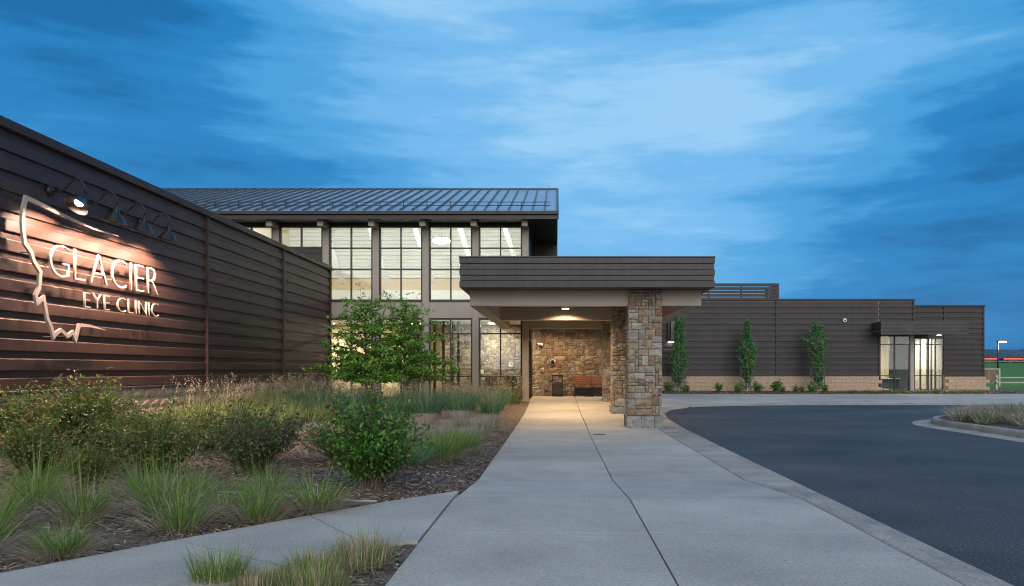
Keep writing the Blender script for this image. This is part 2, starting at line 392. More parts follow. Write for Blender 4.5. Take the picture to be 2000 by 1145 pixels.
# main concrete walk: cast slabs with sawn joints
walk = thing('walkway', 'pale concrete walkway of large cast slabs leading to the entrance', 'walkway'); walk['kind'] = 'structure'; del walk['category']
def slab(x0, x1, y0, y1, parent, g=.006, gy=.0012, zf=zw, mat=CONCRETE, step=.6, th=.16, name='slab'):
    x0 += g; x1 -= g; y0 += gy; y1 -= gy
    ny = max(1, int((y1 - y0) / step)); nx = max(1, int((x1 - x0) / .8))
    V = []; r = .0025
    us = [x0, x0 + r] + [x0 + (x1 - x0) * i / nx for i in range(1, nx)] + [x1 - r, x1]
    vs_ = [y0, y0 + r] + [y0 + (y1 - y0) * i / ny for i in range(1, ny)] + [y1 - r, y1]
    for j, y in enumerate(vs_):
        for i, x in enumerate(us):
            V.append((x, y, zf(x, y) - (r * .8 if i in (0, len(us) - 1) or j in (0, len(vs_) - 1) else 0)))
    n = len(us); m = len(vs_)
    Fq = [(j * n + i, j * n + i + 1, (j + 1) * n + i + 1, (j + 1) * n + i) for j in range(m - 1) for i in range(n - 1)]
    ring = [i for i in range(n)] + [j * n + n - 1 for j in range(1, m)] + [(m - 1) * n + i for i in range(n - 2, -1, -1)] + [j * n for j in range(m - 2, 0, -1)]
    k = len(V); V += [(V[i][0], V[i][1], V[i][2] - th) for i in ring]
    for a in range(len(ring)): b = (a + 1) % len(ring); Fq.append((ring[a], k + a, k + b, ring[b]))
    return MB().add(V, Fq).build(name, mat, parent)
rows = [1.2, 3.4, 5.87, 7.35, 9.7, 11.6, 13.7, 15.9, 18.0, 20.8, 23.6, 26.2, 28.5, 31, 33.2]
for a, b in zip(rows, rows[1:]):
    if b <= 18:
        slab(-1.0, .70, a, b, walk); slab(.70, 2.36, a, b, walk)
    else:
        if a < 28.5: slab(-1.0, .72, a, b, walk)
        else: slab(-1.05, .72, a, b, walk)
# forecourt slabs right of the centre joint up to the drive edge, and the far pavement
def poly_slab(pts, parent, zf, mat=CONCRETE, th=.16, name='slab', sub=1.0):
    import bmesh
    bm = bmesh.new(); f = bm.faces.new([bm.verts.new((x, y, 0)) for x, y in pts])
    xs_ = [p[0] for p in pts]; ys_ = [p[1] for p in pts]
    x = math.ceil(min(xs_) / sub) * sub + .013
    while x < max(xs_):
        bmesh.ops.bisect_plane(bm, geom=bm.verts[:] + bm.edges[:] + bm.faces[:], plane_co=(x, 0, 0), plane_no=(1, 0, 0)); x += sub
    y = math.ceil(min(ys_) / sub) * sub + .017
    while y < max(ys_):
        bmesh.ops.bisect_plane(bm, geom=bm.verts[:] + bm.edges[:] + bm.faces[:], plane_co=(0, y, 0), plane_no=(0, 1, 0)); y += sub
    for v in bm.verts: v.co.z = zf(v.co.x, v.co.y)
    top = bm.faces[:]
    ex = bmesh.ops.extrude_face_region(bm, geom=top)
    for v in [g for g in ex['geom'] if isinstance(g, bmesh.types.BMVert)]: v.co.z -= th
    bmesh.ops.recalc_face_normals(bm, faces=bm.faces)
    me = bpy.data.meshes.new(name); bm.to_mesh(me); bm.free(); me.materials.append(mat)
    o = link(bpy.data.objects.new(name, me))
    if parent: adopt(o, parent)
    return o
poly_slab([(.732, 18.01), (2.38, 18.01), (2.62, 20.79), (.732, 20.79)], walk, zw)
poly_slab([(.732, 20.81), (2.62, 20.81), (2.9, 23.59), (.732, 23.59)], walk, zw)
poly_slab([(.732, 23.61), (2.9, 23.61), (3.35, 25.8), (3.55, 26.19), (.732, 26.19)], walk, zw)
poly_slab([(.732, 26.21), (3.56, 26.21), (4.2, 27.6), (4.9, 28.49), (.732, 28.49)], walk, zw)
poly_slab([(.732, 28.51), (4.92, 28.51), (5.6, 29.0), (6.6, 29.5), (6.6, 33.2), (.732, 33.2)], walk, zw)
poly_slab([(2.3, 33.22), (6.6, 33.22), (6.6, 39), (2.3, 39)], walk, zw)
xs = [6.6, 9.6, 12.6, 15.6, 18.6, 21.6, 24.6, 27.6, 31, 36]
for a, b in zip(xs, xs[1:]):
    y0 = lin(a, ((6.6, 29.5), (8, 30.1), (10, 30.35))); y1 = lin(b, ((6.6, 29.5), (8, 30.1), (10, 30.35)))
    poly_slab([(a + .012, y0), (b - .012, y1), (b - .012, 34.6), (a + .012, 34.6)], walk, zw)
    poly_slab([(a + .012, 34.62), (b - .012, 34.62), (b - .012, 39), (a + .012, 39)], walk, zw)
base = MB().add([(-1, 1.2, -.14), (2.4, 1.2, -.14), (2.4, 39, -.14), (-1, 39, -.14)], [(0, 1, 2, 3)]).build('gravel_base', MULCH); base['kind'] = 'structure'
base['label'] = 'dark gravel base under the concrete slabs'

# kerb and gutter beside the walk, dropping flush at the ramp
kerb = thing('kerb', 'concrete kerb and gutter between the walkway and the asphalt drive', 'kerb'); kerb['kind'] = 'structure'; del kerb['category']
def kerb_run(y0, y1):
    m = MB(); ys_ = [y0 + (y1 - y0) * i / 8 for i in range(9)]; v = []
    for j, y in enumerate(ys_):
        z = zc(y); g = .004; e = .012 if j in (0, 8) else 0
        yy = y + (.004 if j == 0 else -.004 if j == 8 else 0)
        ox = lin(y, ((18, 0), (20.8, .24), (23.6, .52), (26, .95)))
        ex = lin(y, ((12, 2.94), (18, 2.98), (21.5, 3.11), (24, 3.36), (26.3, 3.91)))
        for x, zz in ((2.375 + ox, z - .15), (2.375 + ox, z - .008), (2.39 + ox, z), (2.49 + ox, z), (2.515 + ox, z - .02 if z > .03 else z), (2.53 + ox, min(z, .012 + z * .12)), (ex, .006), (ex, -.12)):
            v.append((x, yy, zz))
    m.add(v, [(j * 8 + i, j * 8 + i + 1, j * 8 + 9 + i, j * 8 + 8 + i) for j in range(8) for i in range(7)] + [tuple(range(8)), tuple(range(71, 63, -1))])
    return m.build('kerb_stone', KERBC, kerb)
for a, b in zip((1.2, 3.3, 6.2, 9.2, 12.2, 15.2, 18.2, 20.8, 23.6), (3.3, 6.2, 9.2, 12.2, 15.2, 18.2, 20.8, 23.6, 25.8)): kerb_run(a, b)
# far gutter
m = MB(); v = []; pp = [(4.9, 28.3), (5.8, 28.95), (7, 29.4), (8.5, 29.75), (11, 29.95), (36, 30.05)]
for x, y in pp: v += [(x, y - .32, .005), (x, y + .02, .012), (x, y + .3, .02 + (.05 if x > 8 else 0)), (x, y + .34, -.1)]
m.add(v, [(j * 4 + i, j * 4 + i + 1, j * 4 + 5 + i, j * 4 + 4 + i) for j in range(len(pp) - 1) for i in range(3)])
m.build('gutter', KERBC, kerb)

# side path branching to the left
path = thing('path', 'narrow concrete side path branching left from the walkway', 'path'); path['kind'] = 'structure'; del path['category']
zp = lambda x, y: .147
FE = [(-1.012, 7.92), (-2.12, 6.58), (-2.80, 5.63), (-3.62, 4.42), (-4.9, 2.2), (-5.9, 0.2)]
NE = [(-1.012, 5.62), (-1.30, 5.40), (-1.70, 4.86), (-2.35, 3.75), (-3.55, 1.5), (-4.5, -.3)]
def shr(p, q, e=.006):
    d = Vector((q[0] - p[0], q[1] - p[1])); return (p[0] + d.x * e, p[1] + d.y * e), (q[0] - d.x * e, q[1] - d.y * e)
for i in range(5):
    f0, f1 = shr(FE[i], FE[i + 1], .005); n0, n1 = shr(NE[i], NE[i + 1], .012)
    if i == 0: q = [n0, (-1.10, 5.58), (-1.2, 5.50), n1, f1, (-1.6, 7.28), f0]
    else: q = [n0, n1, f1, f0]
    poly_slab(q, path, zp, th=.13)

# planting bed soil
bx = [-8.45 + i * .35 for i in range(22)] + [-1.0]
by = [0.6 + i * .4 for i in range(70)] + [28.44]
rb = random.Random(3)
o = grid_obj('planting_bed', bx, by, lambda x, y: min(zb(x, y) + rb.uniform(-.02, .025) * (1 if x < -1.01 else 0), .135 if y < 8.2 else 9), MULCH)
tag(o, 'bark mulch planting bed between the walkway and the brown wall', kind='structure')
# far bed along the right wing
o = grid_obj('mulch_strip', [2.4 + i * .6 for i in range(40)] + [26], [39.02, 39.6, 40.2, 40.8, 41.7, 45], lambda x, y: .14 + .06 * sm((y - 39) / 1.5) + rb.uniform(-.02, .02), MULCH)
tag(o, 'narrow strip of bark mulch along the far block wall', kind='structure')

# kerbed island in the drive
isl = thing('traffic_island', 'kerbed island with dry grasses in the asphalt drive', 'traffic island', (13, 17, 0)); isl['kind'] = 'structure'; del isl['category']
def island_outline(off):
    pts = []; x0, x1, y0, y1, r = 8.85 + off, 24 - off, 8.5 + off, 22.0 - off, 3.6 - off
    for cx_, cy_, a0 in ((x0 + r, y1 - r, 180), (x1 - r, y1 - r, 90), (x1 - r, y0 + r, 0), (x0 + r, y0 + r, 270)):
        for k in range(9): a = R(a0 - k * 11.25); pts.append((cx_ + r * math.cos(a), cy_ + r * math.sin(a)))
    return pts
def ring(prof, name, mat):
    outs = [[(x, y, z) for x, y in island_outline(o_)] for o_, z in prof]; n = len(outs[0]); m = MB()
    m.add([p for q in outs for p in q], [(i * n + k, i * n + (k + 1) % n, (i + 1) * n + (k + 1) % n, (i + 1) * n + k) for i in range(len(outs) - 1) for k in range(n)])
    return m.build(name, mat, isl)
ring([(0, -.05), (0, .006), (.44, .02)], 'gutter', KERBC)
ring([(.445, 0), (.455, .10), (.475, .145), (.50, .155), (.60, .155), (.615, .14), (.615, 0)], 'kerb_stone', KERBC)
m = MB(); pts = island_outline(.616); ctr = (16, 15.5, .32)
m.add([(x, y, .12) for x, y in pts] + [((x + ctr[0]) / 2, (y + ctr[1]) / 2, .28) for x, y in pts] + [ctr],
      [(k, (k + 1) % 36, 36 + (k + 1) % 36, 36 + k) for k in range(36)] + [(36 + k, 36 + (k + 1) % 36, 72) for k in range(36)])
m.build('soil', MULCH, isl, True)

# ------------------------------------------------------------------ shared building pieces
PITCH = .305
PROF = [(0, 0), (.048, 0), (.050, .010), (.048, .172), (.044, .180), (.012, .196), (.012, PITCH - .001), (0, PITCH - .001)]
def siding_mesh(mat, along, a, b):
    if along == 'y': place = lambda u, v, w: (u, w, v)      # faces +X
    else: place = lambda u, v, w: (w, -u, v)                # faces -Y
    return MB().prism(PROF, place, a, b).mesh('siding_panel', mat)
def block_meshes(n, L, H, T, along, seed, mat=None, rough=1.0):
    rg = random.Random(seed); out = []
    for k in range(n):
        nx, nz = 6, 3; v = []; f = []
        for j in range(nz + 1):
            for i in range(nx + 1):
                e = i in (0, nx) or j in (0, nz)
                d = (rg.uniform(.0, .008) if e else rg.uniform(.012, .042)) * rough
                v.append((L * i / nx, d, H * j / nz))
        f = [(j * (nx + 1) + i, j * (nx + 1) + i + 1, (j + 1) * (nx + 1) + i + 1, (j + 1) * (nx + 1) + i) for j in range(nz) for i in range(nx)]
        rim = list(range(nx + 1)) + [j * (nx + 1) + nx for j in range(1, nz + 1)] + [nz * (nx + 1) + i for i in range(nx - 1, -1, -1)] + [j * (nx + 1) for j in range(nz - 1, 0, -1)]
        b0 = len(v); v += [(v[i][0], -T, v[i][2]) for i in rim]
        f += [(rim[a], b0 + a, b0 + (a + 1) % len(rim), rim[(a + 1) % len(rim)]) for a in range(len(rim))]
        if along == 'y': v = [(d, u, z) for u, d, z in v]
        else: v = [(u, -d, z) for u, d, z in v]
        out.append(MB().add(v, f).mesh('block', mat or BLOCK))
    return out

# ------------------------------------------------------------------ left wing with the sign
XW = -8.42
left = thing('brown_wing', 'long brown ribbed steel wing with lit sign over a block base', 'building', (XW, 18, 0))
box('core', MORTAR, left, -26, XW - .002, 3, 28.38, -.2, 5.06)
LJ = [3.0, 18.36, 23.48, 28.36]
for a, b in zip(LJ, LJ[1:]):
    me = siding_mesh(SIDING, 'y', a + .03, b - .03)
    for k in range(13): inst('siding_panel', me, (XW, 0, 1.07 + k * PITCH), left)
for y in LJ[1:-1] + [28.33]: box('joint_trim', SIDING, left, XW + .001, XW + .090, y - .032, y + .032, 1.06, 5.04)
box('parapet_cap', SIDING, left, -26, XW + .105, 2.95, 28.40, 5.045, 5.20, b=.012)
box('base_flashing', FASCIA, left, XW + .0, XW + .115, 3, 28.36, 1.022, 1.062, b=.006)
bm_l = block_meshes(6, .392, .192, .12, 'y', 1)
rg = random.Random(2)
for c in range(5):
    y = 10.0 + (.2 if c % 2 else 0)
    while y < 28.0:
        inst('block', rg.choice(bm_l), (XW + .045, y, .02 + c * .2), left); y += .4

# sign: raised letters and a state outline, standing off the wall
sign = thing('raised_sign', 'ivory raised lettering with jagged state outline on the brown ribbed wall', 'sign', (XW + .2, 14, 1))
SX = XW + .19
def letters(text, y0, y1, zbase, cap, gap):
    # each glyph its own extruded mesh, laid left to right along the wall
    glyphs = []; cur = 0
    for ch in text:
        if ch == ' ': cur += .32; continue
        cu = bpy.data.curves.new('letter', 'FONT'); cu.body = ch; cu.size = 1; cu.extrude = .014; cu.bevel_depth = 0; cu.offset = -.024; cu.resolution_u = 5
        ob = bpy.data.objects.new('tmp', cu); COL.objects.link(ob)
        dg = bpy.context.evaluated_depsgraph_get(); dg.update()
        me = bpy.data.meshes.new_from_object(ob.evaluated_get(dg)); bpy.data.objects.remove(ob)
        vv = np.array([v.co[:] for v in me.vertices]); x0, x1 = vv[:, 0].min(), vv[:, 0].max()
        glyphs.append((me, cur - x0, vv)); cur += (x1 - x0) + gap
    cur -= gap; capn = .73
    ys_ = (y1 - y0) / cur
    for me, off, vv in glyphs:
        for v, c in zip(me.vertices, vv):
            v.co = (SX + c[2] * 1.0, y0 + (c[0] + off) * ys_, zbase + c[1] * cap / capn)
        me.materials.clear(); me.materials.append(SIGN); me.name = 'letter'
        for p in me.polygons: p.material_index = 0
        me.update()
        adopt(link(bpy.data.objects.new('letter', me)), sign)
letters('GLACIER', 12.45, 15.82, 2.91, .60, .16)
letters('EYE CLINIC', 13.36, 15.86, 2.47, .30, .17)
def wallpt(px, py):
    D = -SX * F / (CX - px); return (D, EYE + (CY - py) / F * D)
OUT = [(230, 461.5, .10), (183, 448, .35), (123, 421, .8), (80, 400, 1), (50, 386, 1), (44.5, 409, 1), (43, 437, 1), (47, 474, 1), (60, 493, 1), (65, 510, 1),
       (78, 531, 1), (75.5, 562, 1), (69, 577, 1), (72, 591, 1), (84, 582, 1), (92, 623, .9), (99.4, 640, .9), (104, 658, .9), (109, 651, .9), (118, 645, .9),
       (131, 657, .9), (141, 649, .9), (147, 664.5, .9), (154, 635, .9), (173, 636.5, .7), (205, 645, .1)]
pts = [Vector((*wallpt(x, y), 0)) for x, y, _ in OUT]; hw = [.034 * k for _, _, k in OUT]
m = MB(); v = []
for i, p in enumerate(pts):
    d0 = (p - pts[i - 1]).normalized() if i else None
    d1 = (pts[i + 1] - p).normalized() if i < len(pts) - 1 else None
    d = ((d0 or d1) + (d1 or d0)).normalized(); nrm = Vector((-d.y, d.x, 0)); ref = d1 or d0
    k = min(1.9, 1 / max(.35, abs(Vector((-ref.y, ref.x, 0)).dot(nrm)))) * hw[i]
    a, b = p + nrm * k, p - nrm * k
    v += [(SX - .02, a.x, a.y), (SX + .02, a.x, a.y), (SX + .02, b.x, b.y), (SX - .02, b.x, b.y)]
m.add(v, [(i * 4 + k, i * 4 + (k + 1) % 4, i * 4 + 4 + (k + 1) % 4, i * 4 + 4 + k) for i in range(len(pts) - 1) for k in range(4)] + [(0, 1, 2, 3), tuple(len(v) - 4 + i for i in range(4))])
m.build('state_outline', SIGN, sign)
m = MB()
for x, y, _ in OUT[2:-1:3]:
    D, z = wallpt(x, y); m.tube([(XW + .01, D, z), (SX - .015, D, z)], .01, 6)
m.build('standoff_pins', GREYM, sign)

# gooseneck sign lamps
LAMPY = [12.65, 13.57, 14.49, 15.41]
for i, y in enumerate([11.73] + LAMPY):
    lab = ('black gooseneck sign lamp cut off by the photo edge' if i == 0 else
           ['black gooseneck sign lamp nearest the viewer, its glowing bulb visible', 'second gooseneck sign lamp along the brown wall', 'third gooseneck sign lamp along the brown wall', 'gooseneck sign lamp farthest along the brown wall'][i - 1])
    if i == 0: continue
    t_ = thing('gooseneck_lamp', lab, 'lamp', (XW + .05, y, 4.320), 'gooseneck lamps above the sign')
    MB().lathe([(0, 0), (.085, 0), (.085, .05), (.04, .075), (0, .075)], (XW + .045, y, 4.330), 16, Matrix.Rotation(R(90), 3, 'Y')).build('wall_plate', BLACK, t_, True)
    X = XW; arm = [(X + .10, y, 4.330), (X + .22, y, 4.320), (X + .32, y, 4.365), (X + .40, y, 4.460), (X + .48, y, 4.525), (X + .56, y, 4.525), (X + .62, y, 4.460), (X + .645, y, 4.370), (X + .65, y, 4.260)]
    MB().tube(arm, .015, 8).build('arm', BLACK, t_, True)
    M = Matrix.Rotation(R(10), 3, 'Y') if i > 1 else Matrix.Rotation(R(-36), 3, 'X') @ Matrix.Rotation(R(12), 3, 'Y')
    M = M @ Matrix.Scale(1.2, 3)
    h = Vector((X + .65, y, 4.260))
    MB().lathe([(.0, .03), (.032, .03), (.036, -.06), (.055, -.09), (.10, -.13), (.155, -.215), (.165, -.225), (.158, -.225), (.148, -.21), (.09, -.14), (.03, -.10), (.0, -.10)], h, 20, M).build('lamp_shade', BLACK, t_, True)
    MB().lathe([(0, -.11), (.03, -.115), (.055, -.14), (.06, -.165), (.04, -.185), (0, -.192)], h, 12, M).build('bulb', BULB, t_, True)
    ld = bpy.data.lights.new('sign_lamp_light', 'SPOT'); ld.energy = 440; ld.color = (1, .64, .46); ld.spot_size = R(140); ld.spot_blend = .35; ld.shadow_soft_size = .08
    lo = link(bpy.data.objects.new('sign_lamp_light', ld)); lo.location = h + M @ Vector((0, 0, -.215)); lo.rotation_euler = (0, R(10), 0); adopt(lo, t_)

# ------------------------------------------------------------------ main building: glazed lobby under a standing seam roof
FD = 28.5
main = thing('lobby_building', 'tall glazed lobby with taupe columns under a standing seam roof', 'building', (-6, FD, .2))
COLX = [-1.17 - 1.846 * k for k in range(7)]
for i, x in enumerate(COLX):
    z0 = .16 if i < 5 else 4.9
    box('column', BEIGE, main, x - .118, x + .118, FD - .12, FD + .16, z0, 6.62, b=.006)
    box('rafter_end', BEIGE, main, x - .20 + .08, x + .02 + .08, 27.72, FD + .1, 6.625, 6.78, b=.006) if False else None
    MB().prism([(27.70, 6.57), (28.62, 6.57), (28.62, 7.20), (27.70, 6.80)], lambda u, v, w: (w, u, v), x - .105, x + .105).build('rafter_end', BEIGE, main)
WZ = [6.70, 5.88, 5.10, 3.87]; LZ = [3.28, 2.71, 1.13, .27]
def window(x0, x1, zs, parent, y=FD, nx=2, fw=.055, glass=GLASS, extra=(), dep=.12, bot=.10):
    m = MB(); zt, zb_ = zs[0], zs[-1]; xm = [x0 + (x1 - x0) * i / nx for i in range(nx + 1)]
    xm = sorted(list(xm) + list(extra)); ya, yb = y - dep / 2, y + dep / 2
    for i, x in enumerate(xm):
        w0, w1 = (x, x + fw) if i == 0 else (x - fw, x) if i == len(xm) - 1 else (x - fw * .42, x + fw * .42)
        m.box(w0, w1, ya, yb, zb_, zt)
    bars = []
    for j, z in enumerate(zs):
        b0, b1 = (z - fw, z) if j == 0 else (z, z + bot) if j == len(zs) - 1 else (z - fw * .42, z + fw * .42)
        bars.append((b0, b1))
        for i in range(len(xm) - 1):
            a0 = xm[i] + (fw if i == 0 else fw * .42); a1 = xm[i + 1] - (fw if i == len(xm) - 2 else fw * .42)
            m.box(a0, a1, ya + .004, yb - .004, b0, b1)
    w = m.build('window', FRAME, parent)
    for j in range(len(zs) - 1):
        for i in range(len(xm) - 1):
            a0 = xm[i] + (fw if i == 0 else fw * .42); a1 = xm[i + 1] - (fw if i == len(xm) - 2 else fw * .42)
            p = MB().box(a0 - .004, a1 + .004, y - .006, y + .006, bars[j + 1][1] - .004, bars[j][0] + .004).build('pane', glass, None)
            p.parent = w
    return w
for k in range(4):
    x1, x0 = COLX[k] - .122, COLX[k + 1] + .122
    window(x0, x1, WZ, main); window(x0, x1, LZ, main)
    box('spandrel_panel', BEIGE, main, x0 - .004, x1 + .004, FD - .085, FD + .1, LZ[0] + .004, WZ[3] - .004, b=.004)
    box('sill_kerb', BEIGE, main, x0 - .004, x1 + .004, FD - .09, FD + .12, .05, LZ[3] - .003)
for k in (4, 5):
    x1, x0 = COLX[k] - .122, COLX[k + 1] + .122
    window(x0, x1, [6.70, 5.88], main, bot=.055)
    for j in range(5): box('clerestory_board', DARKMETAL, main, x0, x1, FD - .06 + (j % 2) * .012, FD + .1, 4.95 + j * .185, 4.95 + j * .185 + .178)
box('header', DARKMETAL, main, -12.4, -1.06, FD - .05, FD + .2, 6.704, 7.18)
# roof
EY, EZ, RY, RZ, RX0, RX1 = 27.5, 7.05, 35.4, 9.68, -20.5, .02
sl = (RZ - EZ) / (RY - EY)
roof = MB().prism([(EY, EZ), (RY, RZ), (RY + 8, RZ - 8 * sl), (RY + 8, RZ - 8 * sl - .2), (RY, RZ - .22), (EY + .05, EZ - .2)], lambda u, v, w: (w, u, v), RX0, RX1).build('roof', ROOF, main)
nrm = Vector((0, -sl, 1)).normalized()
sm_ = MB().prism([(EY + .02, EZ + .008), (RY - .08, RZ - .02), (RY - .08, RZ + .052), (EY + .02, EZ + .080)], lambda u, v, w: (w, u, v), -.018, .018).mesh('seam', SEAM)
x = RX1 - .035
while x > RX0: inst('seam', sm_, (x, 0, 0)).parent = roof; x -= .434
m = MB().prism([(RY - .22, RZ - .07), (RY - .02, RZ + .005), (RY - .02, RZ + .055), (RY - .22, RZ - .01)], lambda u, v, w: (w, u, v), RX0 - .02, RX1 + .02); m.build('ridge_cap', DARKMETAL, None).parent = roof
box('gutter', DARKMETAL, None, RX0, RX1 + .03, EY - .13, EY - .002, EZ - .13, EZ - .008, b=.012).parent = roof
box('fascia_board', DARKMETAL, None, RX0, RX1 + .02, EY - .05, EY + .04, EZ - .29, EZ - .132, b=.006).parent = roof
box('soffit', DARKMETAL, main, RX0, RX1, EY + .045, FD - .055, EZ - .262, EZ - .222); box('soffit', DARKMETAL, main, -1.05, RX1, FD - .05, 32.96, EZ - .262, EZ - .222)
box('rake_board', DARKMETAL, None, 0, .01, 27, 27.1, 7, 7.1) if False else None
MB().prism([(EY - .04, EZ - .30), (RY, RZ - .28), (RY, RZ + .05), (EY - .04, EZ + .05)], lambda u, v, w: (w, u, v), RX1 + .002, RX1 + .04).build('rake_trim', DARKMETAL, None).parent = roof
# snow guard: two rails on brackets clamped to the seams
sg = thing('snow_guard', 'two-rail metal snow guard running along the roof eave', 'snow guard', (-8, 28.3, 7.4))
for d, h in ((.78, .11), (.78, .24)):
    y, z = EY + d, EZ + d * sl + h
    MB().tube([(RX0, y, z), (-.25, y, z)], .014, 6).build('rail', DARKMETAL, sg, True)
m_b = MB().box(-.012, .012, -.025, .025, .0, .25).box(-.025, .025, -.07, .07, -.01, .025).mesh('bracket', DARKMETAL)
x = RX1 - .035 - .434
while x > RX0: inst('bracket', m_b, (x, EY + .78, EZ + .78 * sl + .02), sg); x -= .868
# gable side: recessed dark ribbed wall and the end return
gm = MB().prism([(0, 0), (.02, 0), (.02, .075), (.008, .09), (.008, .109), (0, .109)], lambda u, v, w: (w, 33.0 - u, v), -1.15, -.01).mesh('ribbed_board', DARKMETAL)
for k in range(40): inst('ribbed_board', gm, (0, 0, 3.95 + k * .11), main)
box('gable_wall', MORTAR, main, -1.15, -.012, 33.002, 33.3, 3.4, 8.5)
box('return_wall', DARKMETAL, main, -1.14, -1.06, FD + .17, 32.97, 3.36, 7.0)
# entrance doors on the return beside the recess
dr = MB()
for y in (28.72, 29.9, 30.95, 31.05, 32.1, 32.9): dr.box(-1.10, -1.05, y - .04, y + .04, .24, 3.2)
dr.box(-1.10, -1.05, 28.76, 32.86, 2.5, 2.58); dr.box(-1.10, -1.05, 28.76, 32.86, 3.16, 3.34)
d_ = dr.build('entrance_frame', FRAME, main)
for a, b in ((28.77, 29.85), (29.95, 30.9), (31.1, 32.05), (32.15, 32.85)):
    MB().box(-1.08, -1.07, a, b, .25, 2.49).build('pane', GLASS, None).parent = d_
# interior shell
box('lobby_floor', INFLOOR, main, -12.3, -1.12, FD + .13, 36, .12, .2)
box('back_wall', PEACH, main, -12.3, -1.16, 35.6, 35.8, .2, 5.6)
for k in range(16): box('ceiling_board', WHITEW, main, -12.3, -1.16, 35.5 - k * .02, 35.78, 5.62 + k * .17, 5.62 + k * .17 + .158)
MB().prism([(FD + .2, .2), (35.6, .2), (35.6, 9.2), (FD + .2, 6.95)], lambda u, v, w: (w, u, v), -12.5, -12.31).build('side_wall', CREAM, main)
MB().prism([(FD + .2, 3.4), (35.6, 3.4), (35.6, 9.2), (FD + .2, 6.95)], lambda u, v, w: (w, u, v), -1.165, -1.142).build('upper_end_wall', WHITEW, main)
MB().prism([(FD + .25, 6.98), (35.5, 9.3), (35.5, 9.38), (FD + .25, 7.06)], lambda u, v, w: (w, u, v), -12.3, -1.17).build('sloped_ceiling', WHITEW, main)
box('mezzanine_edge', WHITEW, main, -12.3, -1.17, 34.6, 35.58, 4.55, 4.95)
box('partition_wall', CREAM, main, -12.3, -6.7, 33.6, 33.75, .2, 3.3); box('lobby_soffit', WHITEW, main, -12.3, -1.17, 31.0, 35.55, 3.32, 3.5)
for k in range(1, 6):
    xx = COLX[k] + .55
    MB().add([(xx, 31.5, 7.9), (xx + .2, 31.5, 7.9), (xx + 1.15, 31.5, 4.9), (xx + .95, 31.5, 4.9), (xx, 31.7, 7.9), (xx + .2, 31.7, 7.9), (xx + 1.15, 31.7, 4.9), (xx + .95, 31.7, 4.9)],
             [(0, 1, 2, 3), (4, 7, 6, 5), (0, 4, 5, 1), (1, 5, 6, 2), (2, 6, 7, 3), (3, 7, 4, 0)]).build('brace', BRACE, main)
for x in (-5.55, -5.2, -4.9, -4.55, -4.2, -3.95): box('partition_slat', FRAME, main, x, x + .09, 30.4, 30.6, .2, 3.3)
box('timber_post', SOFFIT, main, -5.15 - .5, -5.0 - .5, 30.0, 30.2, .2, 3.32)
def area(name, loc, sx, sy, e, col, rot=(0, 0, 0), spread=180):
    ld = bpy.data.lights.new(name, 'AREA'); ld.shape = 'RECTANGLE'; ld.size = sx; ld.size_y = sy; ld.energy = e; ld.color = col; ld.spread = R(spread)
    o = link(bpy.data.objects.new(name, ld)); o.location = loc; o.rotation_euler = rot; return o
WARM = (1, .80, .56); WHT = (1, .95, .86)
# ceiling lamps of the lobby: pendants above and panel lights below
x, y, pz = -4.66, 31.0, 6.58
t_ = thing('pendant_lamp', 'glowing white pendant bowl seen through the upper lobby window', 'lamp', (x, y, pz))
MB().lathe([(0, pz + .10), (.26, pz + .09), (.37, pz), (.32, pz - .07), (.2, pz - .11), (0, pz - .12)], (x, y, 0), 20).build('glass_bowl', PENDG, t_, True)
MB().tube([(x, y, pz + .1), (x, y, 7.75)], .012, 6).build('rod', BLACK, t_)
for i, x in enumerate((-3.0, -6.6, -10.4)):
    t_ = thing('ceiling_light', ['linear light high under the lobby ceiling near the gable', 'linear light high under the middle of the lobby ceiling', 'linear light high under the far end of the lobby ceiling'][i], 'light', (x, 30.2, 7.35), 'linear lights under the lobby ceiling')
    box('housing', WHITEP, t_, x - .8, x + .8, 29.75, 30.0, 7.30, 7.37); lo = area('ceiling_lamp', (x, 30.0, 7.28), 1.5, .25, 100, WHT, (R(52), 0, 0)); adopt(lo, t_)
for i, x in enumerate((-2.6, -6.0, -9.6)):
    t_ = thing('ceiling_panel_light', ['recessed panel light above the stone lobby wall', 'recessed panel light in the middle of the lobby soffit', 'recessed panel light behind the leafy trees'][i], 'light', (x, 32.2, 3.3), 'panel lights in the lobby soffit')
    box('lens', SOFLIGHT, t_, x - .25, x + .25, 32.0, 32.3, 3.285, 3.319)
    lo = area('panel_light', (x, 32.15, 3.27), .5, .3, 105, WARM); adopt(lo, t_)

